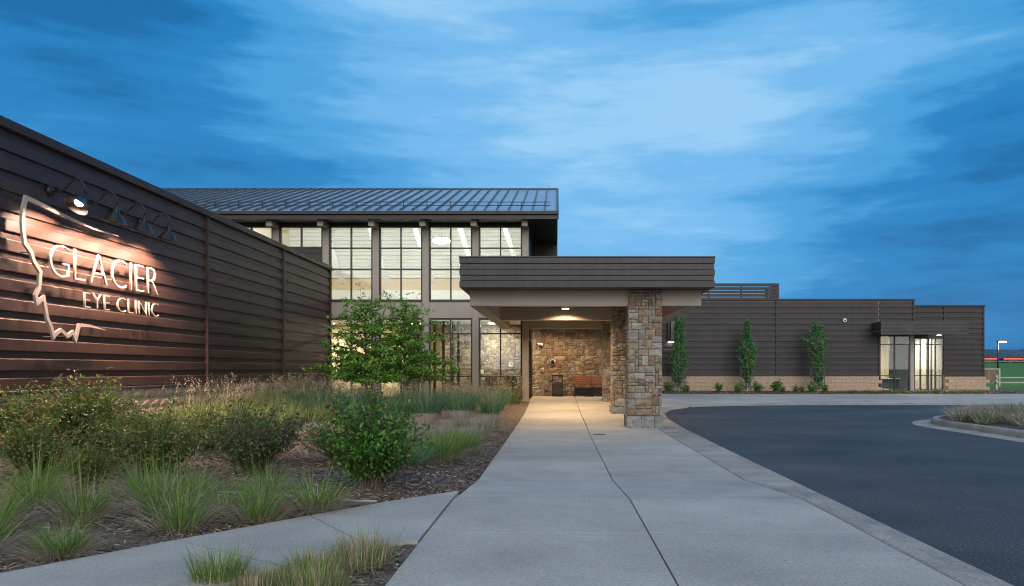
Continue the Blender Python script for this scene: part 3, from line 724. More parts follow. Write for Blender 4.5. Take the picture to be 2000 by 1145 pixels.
# ------------------------------------------------------------------ stonework
def ashlar(W_, H_, u, rg, sizes):
    nx, ny = max(1, round(W_ / u)), max(1, round(H_ / u)); ux, uy = W_ / nx, H_ / ny
    g = [[0] * nx for _ in range(ny)]; out = []
    for j in range(ny):
        for i in range(nx):
            if g[j][i]: continue
            opts = sizes[:]; rg.shuffle(opts)
            for w, h in opts + [(2, 1), (1, 2), (1, 1)]:
                if i + w > nx or j + h > ny: continue
                if all(not g[j + b][i + a] for a in range(w) for b in range(h)): break
            for a in range(w):
                for b in range(h): g[j + b][i + a] = 1
            out.append((i * ux, (i + w) * ux, j * uy, (j + h) * uy))
    return out
SZ = [(3, 2), (4, 2), (2, 2), (3, 1), (4, 3), (2, 1), (1, 1), (5, 2), (2, 3), (1, 2), (3, 2), (2, 2), (3, 1)]
def stone_piece(u0, u1, v0, v1, place, rg, mat, parent, g=.006, dep=.10, out=.034):
    u0 += g; u1 -= g; v0 += g; v1 -= g; n = 3; v = []
    pr = rg.uniform(.2, 1) * out; tl = rg.uniform(-.006, .006), rg.uniform(-.006, .006)
    for j in range(n + 1):
        for i in range(n + 1):
            e = i in (0, n) or j in (0, n)
            uu = u0 + (u1 - u0) * (i / n if e else (i + rg.uniform(-.2, .2)) / n); vv = v0 + (v1 - v0) * (j / n if e else (j + rg.uniform(-.2, .2)) / n)
            if e: uu += rg.uniform(-.004, .004); vv += rg.uniform(-.004, .004); d = pr * .35 + rg.uniform(-.003, .003)
            else: d = pr + rg.uniform(-.006, .010)
            d += tl[0] * (i / n - .5) + tl[1] * (j / n - .5)
            v.append((uu, vv, d))
    f = [(j * 4 + i, j * 4 + i + 1, j * 4 + 5 + i, j * 4 + 4 + i) for j in range(3) for i in range(3)]
    rim = [0, 1, 2, 3, 7, 11, 15, 14, 13, 12, 8, 4]; b0 = 16
    v += [(v[i][0], v[i][1], -dep) for i in rim]
    f += [(rim[a], b0 + a, b0 + (a + 1) % 12, rim[(a + 1) % 12]) for a in range(12)]
    return MB().add([place(*p) for p in v], f).build('stone', mat, parent)
def pick_stone(rg): return STONES[rg.choices((0, 1, 2, 3), (5, 5, 2, 2))[0]]
def pillar(x0, y0, w, d, z0, z1, label, seed, plinth):
    rg = random.Random(seed)
    t_ = thing('stone_pillar', label, 'pillar', (x0 + w / 2, y0 + d / 2, z0), 'stone pillars of the entrance canopy')
    e = .06; box('core', MORTAR, t_, x0 + e, x0 + w - e, y0 + e, y0 + d - e, z0 - .1, z1 - .01)
    zs = z0 + plinth; H = z1 - zs
    faces = [(w, lambda a, b, c: (x0 + a, y0 + .02 - c, zs + b)), (w, lambda a, b, c: (x0 + a, y0 + d - .02 + c, zs + b)),
             (d - .16, lambda a, b, c: (x0 + .02 - c, y0 + .08 + a, zs + b)), (d - .16, lambda a, b, c: (x0 + w - .02 + c, y0 + .08 + a, zs + b))]
    for k, (W_, pl) in enumerate(faces):
        for q in ashlar(W_, H, .078 if k in (0, 2) else .125, rg, SZ): stone_piece(*q, pl, rg, pick_stone(rg), t_, dep=.055)
    if plinth:
        zs2 = z0; p = .035
        for W_, pl in ((w + 2 * p, lambda a, b, c: (x0 - p + a, y0 - p + .02 - c, z0 - .02 + b)), (d + 2 * p - .16, lambda a, b, c: (x0 - p + .02 - c, y0 - p + .08 + a, z0 - .02 + b)),
                       (d + 2 * p - .16, lambda a, b, c: (x0 + w + p - .02 + c, y0 - p + .08 + a, z0 - .02 + b)), (w + 2 * p, lambda a, b, c: (x0 - p + a, y0 + d + p - .02 + c, z0 - .02 + b))):
            cuts = [0, W_ * rg.uniform(.36, .45), W_ * rg.uniform(.72, .8), W_]
            for a, b in zip(cuts, cuts[1:]): stone_piece(a, b, 0, plinth + .01, pl, rg, PLINTH, t_, g=.005, dep=.09, out=.012)
PW = .80
pillar(1.68, 18.12, PW, PW, 0.0, 3.28, 'tall stone pillar nearest the viewer, on a blue grey plinth', 11, .30)
pillar(1.68, 23.45, PW, PW, .03, 3.28, 'middle stone pillar half hidden behind the nearest one', 12, .24)
pillar(1.68, 28.15, PW, PW, .18, 3.28, 'rear stone pillar beside the bench end', 13, 0)
sw = thing('stone_wall', 'warm lit stone wall behind the bench and bin', 'wall', (.6, 33.2, .2))
box('backing', MORTAR, sw, -1.11, 3.0, 33.205, 33.5, 0, 3.4)
rg = random.Random(21)
for q in ashlar(3.50, 3.1, .104, rg, SZ): stone_piece(*q, lambda a, b, c: (-1.08 + a, 33.16 - c, .22 + b), rg, STONES[rg.choices((0, 1, 2), (5, 1, 4))[0]], sw, dep=.05)
sw2 = thing('stone_wall', 'stone wall inside the lobby seen through the ground floor glass', 'wall', (-2.5, 33.2, .2))
box('backing', MORTAR, sw2, -4.9, -1.12, 33.21, 33.5, .2, 3.3)
for q in ashlar(3.7, 3.1, .106, rg, SZ): stone_piece(*q, lambda a, b, c: (-4.85 + a, 33.16 - c, .2 + b), rg, STONES[rg.choices((0, 1, 2), (5, 1, 4))[0]], sw2, dep=.05)

# ------------------------------------------------------------------ entrance canopy
can = thing('entrance_canopy', 'flat steel entrance canopy with ribbed fascia over the walkway', 'canopy', (.7, 23, 3))
CX0, CX1, CY0 = -2.24, 3.62, 17.6
hts = [.13, .17, .17, .11, .11]
z = 3.27
for i, h in enumerate([.155, .125, .135, .135, .14]):
    o_ = .014 * (i % 2)
    box('fascia_panel', FASCIA, can, CX0 + o_, CX1 - o_, CY0 + o_, CY0 + .16, z + .004, z + h - .004, b=.006)
    box('fascia_panel', FASCIA, can, CX0 + o_, CX0 + .16, CY0 + .165, FD - .13, z + .004, z + h - .004)
    box('fascia_panel', FASCIA, can, CX1 - .16, CX1 - o_, CY0 + .165, 33, z + .004, z + h - .004)
    z += h
box('roof_deck', DARKMETAL, can, CX0 + .05, CX1 - .05, CY0 + .05, FD - .13, 3.45, 3.93)
box('roof_deck', DARKMETAL, can, -1.0, CX1 - .05, FD - .125, 33.1, 3.45, 3.93)
box('parapet_cap', FASCIA, can, CX0 - .012, CX1 + .012, CY0 - .012, CY0 + .2, 3.962, 3.985)
box('soffit', SOFFIT, can, CX0 + .17, CX1 - .17, CY0 + .17, FD - .13, 3.285, 3.31)
box('soffit', SOFFIT, can, -1.0, CX1 - .17, FD - .125, 33.1, 3.285, 3.31)
BX0, BX1 = -2.07, 3.42
for y in (18.2, 23.5): box('cross_beam', BEIGE, can, BX0, BX1, y, y + .34, 2.895, 3.282, b=.008)
box('cross_beam', BEIGE, can, -1.03, BX1, 28.42, 28.74, 2.895, 3.282, b=.008)
for x in (BX0, 3.06):
    box('side_beam', BEIGE, can, x + .002, x + .34, 18.545, 23.495, 2.90, 3.28); box('side_beam', BEIGE, can, x + .002, x + .34, 23.845, 28.36, 2.90, 3.28)
def downlight(x, y, z, e, lab, spread=150, col=(1, .67, .36)):
    t_ = thing('downlight', lab, 'light', (x, y, z), 'recessed downlights of the canopy')
    MB().lathe([(.138, 3.284 - z), (.14, -.02), (.115, -.022), (.115, -.004)], (x, y, z), 20).build('trim_ring', WHITEP, t_)
    MB().lathe([(.0, -.016), (.112, -.016), (.112, -.003), (0, -.003)], (x, y, z), 20).build('lens', SOFLIGHT, t_)
    ld = bpy.data.lights.new('downlight_lamp', 'AREA'); ld.shape = 'DISK'; ld.size = .2; ld.energy = e; ld.color = col; ld.spread = R(spread)
    lo = link(bpy.data.objects.new('downlight_lamp', ld)); lo.location = (x, y, z - .025); adopt(lo, t_)
downlight(.25, 22.95, 3.215, 90, 'round downlight in the front canopy bay before the second beam')
downlight(.25, 20.3, 3.285, 34, 'round downlight above the front canopy bay, nearest the viewer')
downlight(.25, 26.2, 3.285, 110, 'round downlight in the rear canopy bay')
downlight(-.35, 31.8, 3.285, 66, 'round downlight before the stone wall, above the bin')
downlight(1.25, 31.8, 3.285, 24, 'round downlight before the stone wall, above the bench')

# bench, bin and wall fittings
by_ = 32.3
bn = thing('bench', 'red brown slatted bench with black legs against the stone wall', 'bench', (1.35, by_ + .3, .24))
bx0, bx1 = .68, 2.3
for k in range(4): box('back_slat', WOODR, bn, bx0, bx1, by_ + .52 + k * .018, by_ + .55 + k * .018, .74 + k * .092, .74 + k * .092 + .08, b=.006)
for k in range(4): box('seat_slat', WOODR, bn, bx0, bx1, by_ + .04 + k * .115, by_ + .14 + k * .115, .655, .69, b=.006)
for x in (bx0 + .08, (bx0 + bx1) / 2, bx1 - .08):
    m = MB(); m.box(x - .03, x + .03, by_ + .05, by_ + .11, .24, .65); m.box(x - .03, x + .03, by_ + .44, by_ + .50, .24, .65); m.box(x - .03, x + .03, by_ + .05, by_ + .50, .60, .652)
    m.tube([(x, by_ + .5, .62), (x, by_ + .60, 1.10)], .022, 6); m.build('leg', BLACK, bn)
box('modesty_panel', BLACK, bn, bx0 + .05, bx1 - .05, by_ + .40, by_ + .42, .30, .60)
tb = thing('litter_bin', 'black litter bin with hooded opening beside the bench', 'bin', (-.05, 32.6, .24))
tx0, tx1, ty0, ty1 = -.22, .24, 32.35, 32.8
box('body', BLACK, tb, tx0, tx1, ty0, ty1, .25, .86, b=.02)
box('door', FRAME, tb, tx0 + .04, tx1 - .04, ty0 - .012, ty0 - .001, .36, .80, b=.004)
for x in (tx0, tx1 - .045): box('hood_post', BLACK, tb, x, x + .045, ty0 + .01, ty1 - .01, .862, 1.09)
box('hood', BLACK, tb, tx0 - .01, tx1 + .01, ty0 - .01, ty1 + .01, 1.092, 1.17, b=.02)
el = thing('emergency_light', 'white twin emergency light fitting high on the stone wall', 'light', (-.72, 33.1, 2.4))
box('housing', WHITEP, el, -.86, -.60, 33.02, 33.11, 2.40, 2.52, b=.01)
for x in (-.79, -.67): MB().lathe([(0, -.04), (.05, -.04), (.05, 0), (.03, .02), (0, .02)], (x, 33.0, 2.46), 12, Matrix.Rotation(R(-90), 3, 'X')).build('lamp_head', WHITEP, el, True)
cm = thing('dome_camera', 'small black dome camera on the stone wall above the bin', 'camera', (-.2, 33.1, 1.7))
MB().lathe([(0, .07), (.05, .06), (.075, .02), (.08, 0), (.095, 0), (.095, -.03), (0, -.03)], (-.19, 33.08, 1.70), 16, Matrix.Rotation(R(90), 3, 'X')).build('dome', BLACK, cm, True)
MB().lathe([(.096, .012), (.115, .012), (.115, -.035), (.096, -.035)], (-.19, 33.08, 1.70), 16, Matrix.Rotation(R(90), 3, 'X')).build('mount_ring', WHITEP, cm, True)
kp = thing('keypad', 'small white keypad box on the stone wall left of the bin', 'keypad', (-.62, 33.1, 1.3))
box('housing', WHITEP, kp, -.67, -.57, 33.06, 33.12, 1.28, 1.46, b=.01); box('key_face', GREYM, kp, -.655, -.585, 33.053, 33.059, 1.30, 1.40)
th = thing('thermostat', 'white thermostat on the stone wall inside the lobby glass', 'thermostat', (-2.0, 33.1, 1.55))
box('housing', WHITEP, th, -2.08, -1.88, 33.05, 33.12, 1.50, 1.68, b=.01); box('display', GREYM, th, -2.03, -1.93, 33.044, 33.049, 1.60, 1.65)
sp = thing('wall_switch', 'white switch plate inside the lobby left of the thermostat', 'switch', (-3.2, 33.1, 1.2))
box('plate', WHITEP, sp, -3.28, -3.16, 33.07, 33.12, 1.20, 1.38, b=.006); box('rocker', WHITEW, sp, -3.24, -3.20, 33.06, 33.069, 1.26, 1.33)
# lobby furniture glimpsed through the lower panes
def chair(x, y, rz, lab, mat):
    t_ = thing('lobby_chair', lab, 'chair', (x, y, .2), 'chairs in the lobby')
    for o_ in (box('seat', mat, t_, x - .26, x + .26, y - .26, y + .26, .58, .66, b=.02), box('backrest', mat, t_, x - .26, x + .26, y + .2, y + .27, .70, 1.12, b=.02)): pass
    for sx in (-1, 1):
        for sy in (-1, 1): box('leg', FRAME, t_, x + sx * .22 - .02, x + sx * .22 + .02, y + sy * .22 - .02, y + sy * .22 + .02, .2, .578)
chair(-1.85, 30.5, 0, 'dark lobby chair behind the glass pane nearest the entrance', BLACK)
chair(-2.65, 30.7, 0, 'tan lobby chair behind the glass, next to the dark one', SOFFIT)
chair(-7.6, 30.6, 0, 'dark lobby chair glimpsed below the left tree crown', BLACK)
chair(-5.9, 30.4, 0, 'dark lobby chair glimpsed between the two tree trunks', BLACK)
dn = thing('floor_drain', 'small dark slot drain beside the walkway centre joint', 'drain', (.9, 16.4, 0))
box('frame', GREYM, dn, .76, 1.03, 16.32, 16.47, -.01, .004)
for k in range(5): box('grate_bar', BLACK, dn, .775, 1.015, 16.33 + k * .028, 16.344 + k * .028, .0045, .008)

# ------------------------------------------------------------------ right wing
RD = 41.6; RB = 44.7
rw = thing('charcoal_wing', 'long low charcoal ribbed steel wing on a tan block base', 'building', (10, RD, .1))
box('core', MORTAR, rw, 2.6, 17.40, RD + .002, 50, 0, 5.10); box('core', MORTAR, rw, 22.56, 24.82, RB + .002, 52, 0, 5.02); box('upper_core', MORTAR, rw, 19.32, 22.555, RB + .002, 52, 3.47, 5.02)
box('upper_core', MORTAR, rw, 17.402, 19.30, RD + .002, 50, 3.30, 5.10)
RJ = [2.6, 11.87, 17.42]
for a, b in zip(RJ, RJ[1:]):
    me = siding_mesh(SIDING2, 'x', a + .03, b - .03)
    for k in range(13): inst('siding_panel', me, (0, RD, 1.06 + k * .306), rw)
me = siding_mesh(SIDING2, 'x', 17.45, 19.27)
for k in range(7, 13): inst('siding_panel', me, (0, RD, 1.06 + k * .306), rw)
me = siding_mesh(SIDING2, 'x', 22.55, 24.79)
for k in range(13): inst('siding_panel', me, (0, RB, 1.02 + k * .306), rw)
me = siding_mesh(SIDING2, 'x', 19.33, 22.49)
for k in range(7, 13): inst('siding_panel', me, (0, RB, 1.02 + k * .306), rw)
for x, y, z0, z1 in ((11.87, RD, 1.05, 5.08), (17.42, RD, 1.05, 3.2), (19.29, RD, 3.2, 5.08), (22.52, RB, 1.05, 5.0), (24.80, RB, 1.0, 5.0)):
    box('joint_trim', SIDING2, rw, x - .035, x + .035, y - .086, y - .001, z0, z1)
box('parapet_cap', SIDING2, rw, 2.6, 19.36, RD - .10, 50, 5.10, 5.20, b=.01); box('parapet_cap', SIDING2, rw, 19.37, 24.9, RB - .10, 52, 5.02, 5.12, b=.01)
box('base_flashing', FASCIA, rw, 2.6, 17.42, RD - .085, RD - .001, 1.02, 1.055, b=.004); box('base_flashing', FASCIA, rw, 22.5, 24.95, RB - .1, RB - .001, .975, 1.015, b=.004)
bm_r = block_meshes(5, .397, .197, .1, 'x', 4, BLOCKR, .45); rg = random.Random(7)
for c in range(5):
    x = 5.0 + (.2 if c % 2 else 0)
    while x < 17.3: inst('block', rg.choice(bm_r), (x, RD - .05, .02 + c * .2), rw); x += .4
    x = 22.55 + (.2 if c % 2 else 0)
    while x < 24.9: inst('block', rg.choice(bm_r), (x, RB - .06, -.02 + c * .2), rw); x += .4
# right wing windows and their canopy
window(17.46, 19.10, [3.30, 2.73, 1.04, .18], rw, y=RD + .02, bot=.08)
box('corner_post', BEIGE, rw, 19.12, 19.32, RD - .05, RD + .2, .12, 3.30, b=.004)
window(20.76, 22.48, [3.36, 2.82, 1.02, .14], rw, y=RB + .02, bot=.08, extra=(22.02,))
box('jamb_panel', SIDING2, rw, 19.34, 20.75, RB - .03, RB + .1, .1, 3.40)
box('room_floor', INFLOOR, rw, 17.42, 24.7, RD + .1, 49.6, .06, .12)
box('room_wall', CREAM, rw, 17.45, 24.7, 49.2, 49.4, .12, 3.5); box('room_ceiling', WHITEW, rw, 17.45, 19.28, RD + .12, 49.2, 3.31, 3.38); box('room_ceiling', WHITEW, rw, 19.34, 24.7, RB + .12, 49.2, 3.41, 3.46)
for x in (21.55, 21.95, 22.2): box('blind_slat', FRAME, rw, x, x + .08, RB + .9, RB + 1.0, .12, 3.4)
box('partition_wall', CREAM, rw, 21.0, 21.1, 46.5, 49.2, .12, 3.4)
wc = thing('window_canopy', 'ribbed steel box canopy projecting over the far corner window', 'canopy', (19.3, 40.8, 3.2))
for i, (z0, h) in enumerate(((3.21, .17), (3.385, .17), (3.56, .17), (3.735, .17))):
    box('fascia_panel', FASCIA, wc, 17.0, 21.6, 40.30 + .018 * (i % 2), 40.5, z0, z0 + h - .008)
box('deck', DARKMETAL, wc, 17.0, 21.7, 40.805, 44.6, 3.44, 3.86) if False else None
box('deck', DARKMETAL, wc, 17.02, 21.68, 40.505, 41.5, 3.42, 3.89); box('deck', DARKMETAL, wc, 19.40, 21.68, 41.505, 44.6, 3.42, 3.89)
box('soffit', SOFFIT, wc, 17.02, 21.68, 40.505, 41.5, 3.38, 3.415); box('soffit', SOFFIT, wc, 19.40, 21.68, 41.505, 44.6, 3.38, 3.415)
downlight(21.2, 42.6, 3.38, 40, 'downlight under the box canopy of the far corner window', 160, (1, .76, .5))
for nm, x, y, e, lab in (('a', 18.3, 45.6, 260, 'office ceiling light behind the left far corner window'), ('b', 21.9, 47.2, 300, 'office ceiling light behind the right far corner window')):
    t_ = thing('office_light', lab, 'light', (x, y, 3.3), 'ceiling lights in the far office')
    box('lens', SOFLIGHT, t_, x - .3, x + .3, y - .15, y + .15, 3.27, 3.30); lo = area('office_lamp', (x, y, 3.25), .6, .3, e, WHT); adopt(lo, t_)
dk = thing('desk', 'office desk behind the far corner window', 'desk', (18.4, 43, .12))
box('top', WHITEW, dk, 17.6, 19.0, 42.5, 43.2, .84, .88, b=.006); box('front_panel', SOFFIT, dk, 17.65, 18.95, 43.1, 43.14, .3, .838)
for x in (17.65, 18.93): box('leg', FRAME, dk, x, x + .05, 42.55, 43.08, .12, .838)
mo = thing('computer_monitor', 'black monitor standing on the desk behind the far window', 'monitor', (18.75, 42.8, .88))
box('screen', BLACK, mo, 18.5, 18.95, 42.78, 42.82, 1.05, 1.42, b=.008); MB().tube([(18.72, 42.84, .885), (18.72, 42.84, 1.2)], .02, 6).build('neck', BLACK, mo); box('foot', BLACK, mo, 18.6, 18.84, 42.72, 42.92, .881, .895)
# roof screen
rs = thing('roof_screen', 'horizontal slat screen standing on the charcoal wing roof', 'screen', (10, 46, 5.2))
sx0, sx1 = 6.0, (1522 - CX) / F * 46
for k in range(6): box('slat', SIDING2, rs, sx0, sx1, 46, 46.04, 5.32 + k * .205, 5.32 + k * .205 + (.168 if k < 5 else .19))
for k in range(6): box('slat', SIDING2, rs, sx1 - .045, sx1, 46.045, 49, 5.32 + k * .205, 5.32 + k * .205 + (.168 if k < 5 else .19))
for x in (sx0 + .3, 9.05, 11.0, sx1 - .15): box('post', DARKMETAL, rs, x, x + .09, 46.05, 46.13, 5.19, 6.5)
# wall fittings of the right wing
sc_ = thing('wall_sconce', 'dark boxy sconce with lit underside on the charcoal wall', 'light', (6.1, 41.4, 2.9))
box('housing', GREYM, sc_, 6.12, 6.32, 41.25, 41.53, 2.86, 3.95, b=.01); box('side_shield', BLACK, sc_, 5.95, 6.11, 41.3, 41.53, 2.9, 3.9, b=.006); box('lens', SOFLIGHT, sc_, 6.0, 6.28, 41.28, 41.5, 2.83, 2.857)
hb = thing('wall_bell', 'small white round fitting on the charcoal wall', 'fitting', (15.55, 41.5, 4.0))
MB().lathe([(.05, .06), (.10, .05), (.115, 0), (.115, -.04), (.05, -.04)], (15.55, RD - .1, 4.03), 16, Matrix.Rotation(R(90), 3, 'X')).build('ring', WHITEP, hb, True)
MB().lathe([(0, .03), (.05, .03), (.05, -.04), (0, -.04)], (15.55, RD - .1, 4.03), 12, Matrix.Rotation(R(90), 3, 'X')).build('centre', BLACK, hb, True)

# ------------------------------------------------------------------ far right: street lamp, enclosure, rail fence, road
sl_ = thing('street_lamp', 'lit street lamp on a thin dark pole beyond the wing', 'street lamp', (43, 75, .3))
q = at(1949, 668, 75)
MB().tube([(q.x, 75, .2), (q.x, 75, q.z)], [.09, .06], 8).build('pole', BLACK, sl_, True)
MB().box(q.x - .05, q.x + .75, 74.85, 75.15, q.z, q.z + .16).build('lamp_head', GREYM, sl_); box('lens', LANTERN, sl_, q.x + .15, q.x + .75, 74.8, 75.2, q.z - .06, q.z - .005)
ld = bpy.data.lights.new('street_light', 'POINT'); ld.energy = 150; ld.color = (1, .75, .45); ld.shadow_soft_size = .2; lo = link(bpy.data.objects.new('street_light', ld)); lo.location = (q.x + .45, 75, q.z - .3); adopt(lo, sl_)
en = thing('bin_enclosure', 'brown panelled enclosure behind the corner of the wing', 'enclosure', (31, 55, 0))
a, b = at(1890, 722, 55), at(1950, 747, 55); n = 12
for k in range(n):
    x0 = a.x + (b.x - a.x) * k / n; box('panel', STONES[2], en, x0 + .006, x0 + (b.x - a.x) / n - .006, 55, 55.05 + .01 * (k % 2), b.z, a.z)
box('cap_rail', TIMBER, en, a.x, b.x + .1, 54.95, 55.12, a.z + .002, a.z + .08); box('end_post', TIMBER, en, b.x + .0, b.x + .12, 54.95, 55.1, b.z - .3, a.z + .0)
rf = thing('rail_fence', 'pale two-rail timber fence on the lawn beyond the wing', 'fence', (33, 50, .2))
fx = 28.6
ps = [fx + 1.9 * k for k in range(6)]
for k, x in enumerate(ps):
    box('post', TIMBER, rf, x - .07, x + .07, 49.95, 50.09, -.1, 1.0 + .02 * (k % 2))
    if k < 5:
        for z_ in (.52, .83): MB().tube([(x - .05, 49.9 - .02 * (k % 2), z_), (x + 1.95, 49.9 + .02 * (k % 2), z_ + rng.uniform(-.03, .03))], .05, 6).build('rail', TIMBER, rf)
o = grid_obj('road', [20, 60, 120, 300], [150, 158], lambda x, y: zl(x, y) + .03, ASPHALT); tag(o, 'distant raised road across the lawn', kind='structure')
o = grid_obj('far_path', [26, 40, 80], [52, 53.2], lambda x, y: zl(x, y) + .02, CONCRETE); tag(o, 'pale path across the lawn behind the fence', kind='structure')
gr = thing('guard_rail', 'grey guard rail along the distant raised road', 'guard rail', (100, 149, 2.5))
MB().box(60, 160, 149, 149.1, zl(100, 149) + .22, zl(100, 149) + .5).build('beam', GREYM, gr)
for k in range(25): box('post', GREYM, gr, 60 + 4 * k, 60.2 + 4 * k, 149.11, 149.3, 2.0, zl(100, 149) + .48)
def car(x, y, lab):
    z = zl(x, y) + .03; t_ = thing('car', lab, 'car', (x, y, z), 'cars on the distant road')
    MB().prism([(-2.1, .35), (2.1, .35), (2.1, .85), (1.3, .95), (.7, 1.42), (-1.1, 1.42), (-1.8, .98), (-2.1, .9)], lambda u, v, w: (x + u, y + w, z + v), -.85, .85).build('body', FRAME, t_)
    for sx in (-1.3, 1.3):
        for sy in (-.75, .75): MB().lathe([(0, -.1), (.32, -.1), (.32, .1), (0, .1)], (x + sx, y + sy, z + .32), 14, Matrix.Rotation(R(90), 3, 'X')).build('wheel', BLACK, t_)
    box('tail_lamp', TAIL_STREAK, t_, x - 2.0, x + 1.9, y - .88, y - .855, z + .72, z + .86)  # glowing strip along the side, drawn out like the trail of passing tail lights
for i, x in enumerate((85.5, 90.5)): car(x, 153, ['dark car with red lamps on the far road, just past the wing', 'second dark car with red lamps on the far road'][i])

# ------------------------------------------------------------------ vegetation builders
def norm(a): return a / np.maximum(1e-6, np.linalg.norm(a, axis=-1, keepdims=True))
def leaf_arrays(P, D, N, L, Wd, rs):
    n = len(P); D = norm(D); S = norm(np.cross(D, N)); N = np.cross(S, D)
    L = np.broadcast_to(np.asarray(L, float), (n,))[:, None]; Wd = np.broadcast_to(np.asarray(Wd, float), (n,))[:, None]
    fo = Wd * .18; dr = L * rs.uniform(.05, .3, (n, 1))
    V = np.stack([P, P + D * L * .32 + S * Wd * .5 + N * fo, P + D * L * .7 + S * Wd * .38 + N * fo - N * dr * .4, P + D * L - N * dr,
                  P + D * L * .7 - S * Wd * .38 + N * fo - N * dr * .4, P + D * L * .32 - S * Wd * .5 + N * fo], 1).reshape(-1, 3)
    b = np.arange(n)[:, None] * 6
    Q = np.concatenate([b + np.array([[0, 1, 2, 3]]), b + np.array([[0, 3, 4, 5]])], 0)
    return V, Q
def tube_arrays(paths, n=5):
    Vs, Qs, k = [], [], 0
    for pts, rad in paths:
        pts = np.asarray(pts, float); m = len(pts); d = norm(np.gradient(pts, axis=0))
        up = np.where(np.abs(d[:, 2:3]) < .9, np.array([[0, 0, 1.]]), np.array([[1., 0, 0]])); a = norm(np.cross(d, up)); b = np.cross(a, d)
        th = np.arange(n) * 2 * np.pi / n
        V = pts[:, None] + (a[:, None] * np.cos(th)[None, :, None] + b[:, None] * np.sin(th)[None, :, None]) * np.asarray(rad, float)[:, None, None]
        i, j = np.meshgrid(np.arange(m - 1), np.arange(n), indexing='ij'); j2 = (j + 1) % n
        Q = np.stack([i * n + j, i * n + j2, (i + 1) * n + j2, (i + 1) * n + j], -1).reshape(-1, 4) + k
        Vs.append(V.reshape(-1, 3)); Qs.append(Q); k += m * n
    return np.concatenate(Vs), np.concatenate(Qs)
def bez(a, b, c, n):
    t = np.linspace(0, 1, n)[:, None]; return (1 - t) ** 2 * a + 2 * t * (1 - t) * b + t * t * c
def rand_dir(rs, n, up=0): v = rs.normal(size=(n, 3)); v[:, 2] += up; return norm(v)

def blades(n, h, r0, lean, droop, w, rs, seg=4, hvar=.35, out=1.0):
    az = rs.uniform(0, 2 * np.pi, n); rr = r0 * np.sqrt(rs.uniform(0, 1, n))
    base = np.stack([rr * np.cos(az), rr * np.sin(az), np.zeros(n)], 1)
    az2 = az + rs.normal(0, .5, n); d = np.stack([np.cos(az2), np.sin(az2), np.zeros(n)], 1)
    H = h * (1 - hvar * rs.uniform(0, 1, n)); ln = lean * (.25 + rr / max(r0, 1e-3)) * rs.uniform(.4, 1.3, n); dp = droop * rs.uniform(.1, 2.0, n)
    s = np.stack([-d[:, 1], d[:, 0], np.zeros(n)], 1); tw = rs.uniform(-.8, .8, n)[:, None]; s = norm(s + d * tw)
    V = []
    for k in range(seg + 1):
        t = k / seg
        p = base + d * (H * (ln * t + dp * t * t))[:, None]; p[:, 2] += H * (t - .42 * dp * t ** 2.2)
        ww = w * (.55 + .45 * np.sin(np.pi * min(1, t * 1.4 + .15))) * (1 - t ** 2.2) + w * .04
        V += [p + s * ww * .5, p - s * ww * .5]
    V = np.stack(V, 1).reshape(-1, 3); m = 2 * (seg + 1); b = np.arange(n)[:, None] * m
    Q = np.concatenate([b + np.array([[2 * k, 2 * k + 1, 2 * k + 3, 2 * k + 2]]) for k in range(seg)], 0)
    V[:, 2] = np.maximum(V[:, 2], .004)
    return V, Q
def merge(parts):
    Vs, Qs, k = [], [], 0
    for V, Q in parts: Vs.append(V); Qs.append(Q + k); k += len(V)
    return np.concatenate(Vs), np.concatenate(Qs)

def shrub_meshes(seed, rx, h, twigs, per, L, mat, flat=.5, stemmat=BARK):
    rs = np.random.RandomState(seed); paths = []; P = []; D = []
    for k in range(twigs):
        u = rs.normal(size=3); u /= np.linalg.norm(u); u[2] = abs(u[2]) * .9 + .02 if rs.rand() > .2 else u[2] * .35
        r = rs.uniform(.55, 1.0) * (1 + .22 * math.sin(3 * math.atan2(u[1], u[0]) + seed) + rs.normal(0, .07))
        e = np.array([u[0] * rx * r, u[1] * rx * r, h * (.40 + .6 * u[2] * r)]); e[2] = max(e[2], .1)
        b0 = np.array([rs.normal(0, .06), rs.normal(0, .06), 0]); c = np.array([e[0] * .35, e[1] * .35, e[2] * .65])
        pts = bez(b0, c, e, 7); paths.append((pts, np.linspace(.009, .0025, 7)))
        for q in range(per):
            t = rs.uniform(.3, 1.02); i = min(5, int(t * 6)); f_ = t * 6 - i
            p = pts[i] * (1 - f_) + pts[min(6, i + 1)] * f_ + rs.normal(0, .035, 3)
            dd = norm(pts[min(6, i + 1)] - pts[i]) * .5 + rs.normal(0, .8, 3); P.append(p); D.append(dd)
    P = np.array(P); D = np.array(D); P[:, 2] = np.maximum(P[:, 2], .03); N = rand_dir(rs, len(P), 1.2)
    V, Q = leaf_arrays(P, D, N, L * rs.uniform(.6, 1.25, len(P)), L * .58 * rs.uniform(.7, 1.1, len(P)), rs)
    lm = np_mesh('foliage', V, Q, mat); V, Q = tube_arrays(paths, 4); return lm, np_mesh('stems', V, Q, stemmat, True)
def plant(name, meshes, loc, rz, sc, label, cat, group=None, parts=('foliage', 'stems')):
    t_ = thing(name, label, cat, loc, group); t_['kind'] = 'thing'
    for nm, me in zip(parts, meshes):
        o = link(bpy.data.objects.new(nm, me)); o.parent = t_; o.rotation_euler[2] = rz; o.scale = (sc, sc, sc)
    return t_

